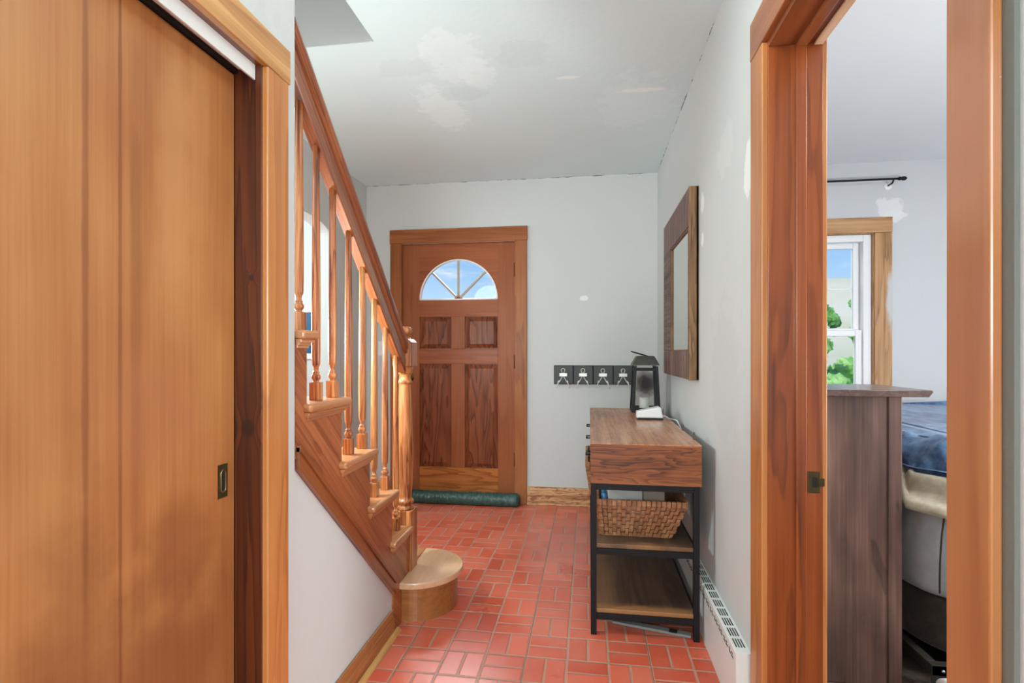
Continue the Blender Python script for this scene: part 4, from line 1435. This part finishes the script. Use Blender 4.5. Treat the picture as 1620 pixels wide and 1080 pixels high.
o = root('bed', ((BX0 + BX1) / 2, (BY0 + BY1) / 2, 0), 'bed with pale grey mattress and dark box spring on a steel frame', 'bed')
fr = B()
fr.box(BX0 + .01, BX1 - .01, BY0 + .01, BY0 + .04, .075, .112, .002)
fr.box(BX0 + .01, BX1 - .01, BY0 + .01, BY0 + .014, .03, .112, .001)
fr.box(BX0 + .01, BX0 + .04, BY0 + .04, BY1, .075, .112, .002)
fr.box(BX1 - .04, BX1 - .01, BY0 + .04, BY1, .075, .112, .002)
fo = fr.build('bed_frame', M['bedrail'], o)
for (xx, yy) in ((BX0 + .06, BY0 + .05), (BX1 - .1, BY0 + .05), (BX0 + .06, BY1 - .1), (BX1 - .1, BY1 - .1)):
    B().box(xx, xx + .03, yy, yy + .03, 0, .08, .002).build('leg', M['bedrail'], o)
for xx in (BX0 + .045, BX0 + .063):
    B().lathe([(.006, 0), (.006, -.003), (.004, -.005)], (xx, BY0 + .010, .093), 10, 'Y').build('bolt', M['steel'], fo)
# box spring and mattress as rounded slabs
def slab(x0, x1, y0, y1, z0, z1, r, bulge=0.0, nz_=.004, seed=0):
    b = B()
    ex = 48
    def fn(u, v):
        a = 2 * PI * u
        # superellipse footprint
        e = .22
        ca, sa = math.cos(a), math.sin(a)
        px = (x0 + x1) / 2 + (x1 - x0) / 2 * (1 if ca > 0 else -1) * abs(ca) ** e
        py = (y0 + y1) / 2 + (y1 - y0) / 2 * (1 if sa > 0 else -1) * abs(sa) ** e
        h = (z1 - z0)
        if v < .25:
            q = v / .25 * PI / 2
            ins, zz = r * (1 - math.sin(q)), z0 + r * (1 - math.cos(q))
        elif v > .75:
            q = (v - .75) / .25 * PI / 2
            ins, zz = r * (1 - math.cos(q)), z1 - r + r * math.sin(q)
        else:
            ins, zz = 0, z0 + r + (h - 2 * r) * (v - .25) / .5
            ins -= bulge * math.sin((v - .25) / .5 * PI)
        cx, cy_ = (x0 + x1) / 2, (y0 + y1) / 2
        kx = ((x1 - x0) / 2 - ins) / ((x1 - x0) / 2)
        ky = ((y1 - y0) / 2 - ins) / ((y1 - y0) / 2)
        p = Vector((cx + (px - cx) * kx, cy_ + (py - cy_) * ky, zz))
        d = mnoise.noise(p * 7 + Vector((seed, 0, 0))) * nz_ + mnoise.noise(p * 19 + Vector((seed, 3, 0))) * nz_ * .5
        return p + Vector((-.7, -.7, 0)) * d
    V = b.grid(160, 33, fn, close_u=True)
    f1 = b.b.faces.new([V[i][-1] for i in range(160)])
    f2 = b.b.faces.new([V[i][0] for i in range(159, -1, -1)])
    return b
slab(BX0 + .03, BX1 - .03, BY0 + .03, BY1, .112, .312, .02).build('box_spring', M['box'], o)
mm = slab(BX0, BX1, BY0, BY1, .306, .665, .055, .012, .012, 5).build('mattress', M['mattress'], o)
cable('seam', [(BX0 + .035, BY0 + .010, .36), (BX0 + .026, BY0 - .006, .45), (BX0 + .030, BY0 - .008, .55), (BX0 + .045, BY0 + .004, .625), (BX0 + .055, BY0 + .02, .66)], .003, M['bedrail'], mm)
# beige sheet rumpled over the mattress edge
sh = B()
def sheetf(u, v):
    # u along the L shaped edge, v over the edge
    if u < .5:
        k = 1 - u / .5
        base = Vector((BX0, BY0 + .10 + k * 1.3, 0)); outd = Vector((-1, 0, 0))
    else:
        k = (u - .5) / .5
        base = Vector((BX0 + .10 + k * 1.3, BY0, 0)); outd = Vector((0, -1, 0))
    cr = math.exp(-((u - .5) / .06) ** 2)
    c_d = Vector((-.7, -.7, 0))
    outd = (outd * (1 - cr) + c_d * cr).normalized()
    base = base + Vector((-.7, -.7, 0)) * cr * .035
    w_ = .034 * math.sin(u * 150 + 3 * math.sin(v * 4 + u * 9)) * (.6 + .4 * math.sin(u * 43)) + .045 * mnoise.noise(Vector((u * 60, v * 2.5, 0)))
    a = v
    outw = .016 + w_ * .30 - .15 * a * a * 1.0
    z = .612 + .02 * math.sin(u * 41 + 1) + (.11) * min(1, a * 1.5) + w_ * .55
    return base + outd * outw + Vector((0, 0, z - .0))
sh.grid(320, 16, sheetf)
so = sh.build('rumpled_sheet', M['sheet'], None, (BX0, BY0, .62))
sd = so.modifiers.new('thickness', 'SOLIDIFY')
sd.thickness = .004
tag(so, 'rumpled beige bed sheet between the blue comforter and the mattress', 'bed sheet')
# comforter: puffy slab heaped on top
cf = slab(BX0 + .012, BX1 + .03, BY0 + .0, BY1 - .1, .678, .850, .085, .015, .035, 11)
for v in cf.b.verts:
    p = v.co
    if p.z > .78:
        p.z += .03 * mnoise.noise(p * 3) + .03 * (1 - abs(mnoise.noise(p * 7)) * 3)
    d = p.x - BX0
    if p.z < .75:
        p.z += .012 * mnoise.noise(Vector((p.x * 6, p.y * 6, 0)))
tag(cf.build('comforter', M['comforter'], None, (BX0 + .8, BY0 + 1, .668)), 'puffy blue comforter heaped on the bed', 'comforter')
# white cloth by the bed frame
wc = slab(BX0 + .005, BX0 + .17, BY0 - .09, BY0 - .01, .002, .10, .035, .0, .02, 3)
for v in wc.b.verts:
    v.co.z -= .32 * max(0, v.co.x - BX0 - .06)
    v.co.z = max(v.co.z, .002)
M['cloth'] = fabric('white_cloth', (206, 198, 198), (228, 222, 222), 30, bmp=.2)
tag(wc.build('crumpled_cloth', M['cloth'], None, (BX0 + .08, BY0 - .05, .0)), 'small crumpled white cloth on the carpet at the bed corner', 'cloth')

# ------------------------------------------------------------------ outdoors
def land(name, c1, c2, c3, sc):
    mt, t, b = new_mat(name)
    P = t.n('ShaderNodeNewGeometry').outputs['Position']
    n1 = t.noise(P, sc, 5, .6)
    n2 = t.noise(P, sc * .2, 3, .5)
    t.put(b.inputs['Base Color'], t.ramp(t.m('ADD', t.m('MULTIPLY', n1, .5), t.m('MULTIPLY', n2, .5)), [(.38, lin(c1)), (.5, lin(c2)), (.64, lin(c3))]))
    b.inputs['Roughness'].default_value = .95
    return mt
M['lawn'] = land('bright_lawn', (124, 168, 64), (164, 204, 92), (198, 220, 130), .35)
M['hill'] = land('pale_hillside', (168, 178, 132), (200, 202, 164), (216, 214, 190), .05)
M['leaf'] = land('tree_leaves', (70, 124, 66), (120, 178, 96), (176, 214, 136), 1.6)
M['bark'] = plain('bark', (84, 64, 48), .9)
g = B()
def gf(u, v):
    x, y = -90 + 180 * u, 4.4 + 60 * v
    z = -.7 + .25 * mnoise.noise(Vector((x * .1, y * .1, 0)))
    return Vector((x, y, z - (.0 if v > 0 else .1)))
g.grid(60, 40, gf)
tag(g.build('lawn', M['lawn']), 'bright green lawn outside the bedroom window', 'lawn', kind='structure')
h = B()
def hf(u, v):
    a = math.radians(-65 + 130 * u)
    d = 60 + 90 * v
    x, y = d * math.sin(a), d * math.cos(a)
    k = v * v * (3 - 2 * v)
    elev = math.tan(math.radians(5.3 + 1.6 * math.sin(math.degrees(a) * .085 + .6) + .5 * math.sin(math.degrees(a) * .3)))
    z = -.9 + k * (150 * elev + 2) + 1.2 * mnoise.noise(Vector((x * .03, y * .03, 1))) * k
    return Vector((x, y, z))
h.grid(90, 24, hf)
tag(h.build('hillside', M['hill']), 'pale green hillside rising behind the lawn', 'hillside', kind='structure')

def tree(x, y, z, hh, r, label, n=7, group='trees outside the window', nm='tree', seed=1, trunk=True, tall=1.0):
    rnd = random.Random(seed)
    o = root(nm, (x, y, z), label, nm, group)
    if trunk:
        B().tube([(x, y, z), (x + .05, y, z + hh * .35), (x + .02, y + .05, z + hh * .8)], [hh * .035, hh * .028, hh * .01], 8).build('trunk', M['bark'], o)
    c = B()
    for k in range(n):
        a, q = rnd.uniform(0, 2 * PI), rnd.uniform(.0, .75)
        zz = z + hh * (rnd.uniform(.35, .95) if trunk else rnd.uniform(.3, .7))
        rr_ = r * (rnd.uniform(.16, .34) if trunk else rnd.uniform(.35, .6)) * (1.15 - .5 * (zz - z) / hh)
        ret = bmesh.ops.create_icosphere(c.b, subdivisions=3, radius=rr_)
        cx, cy_ = x + r * q * math.cos(a) * .8, y + r * q * math.sin(a) * .8
        for v in ret['verts']:
            nn = 1 + .45 * mnoise.noise(v.co * (3.2 / rr_) + Vector((k, 0, 0))) + .25 * mnoise.noise(v.co * (8 / rr_))
            v.co = v.co * nn
            v.co.z *= tall
            v.co += Vector((cx, cy_, zz))
    c.build('crown', M['leaf'], o)
    return o
def atb(bearing, dist):
    a = math.radians(bearing)
    return dist * math.sin(a), dist * math.cos(a)
spec = [(20.9, 26, 3.4, 1.0, 'slim green tree at the left edge of the bedroom window', 34, 1.6),
        (21.9, 30, 4.4, 1.1, 'taller loose green tree in the middle of the window view', 30, 1.3),
        (25.4, 46, 8.2, 1.5, 'distant small tree high on the right of the window view', 26, 1.2),
        (-16.8, 40, 5.0, 2.6, 'green tree seen low through the fan window of the entry door', 26, 1.2)]
for i, (be, di, hh, r, lb, n, tl) in enumerate(spec):
    x, y = atb(be, di)
    tree(x, y, -.75, hh, r, lb, n, seed=i + 3, tall=tl)
for i, (be, di, hh, r, lb) in enumerate([(22.6, 22, 1.0, 1.0, 'round green bush on the lawn left in the window view'), (24.9, 17, 1.1, .6, 'darker bush on the lawn at the right edge of the window view'),
                                        (23.6, 34, 1.6, 1.3, 'low bush far out on the lawn in the middle of the window view')]):
    x, y = atb(be, di)
    tree(x, y, -.75, hh, r, lb, 6, 'bushes on the lawn', 'bush', 30 + i, False)
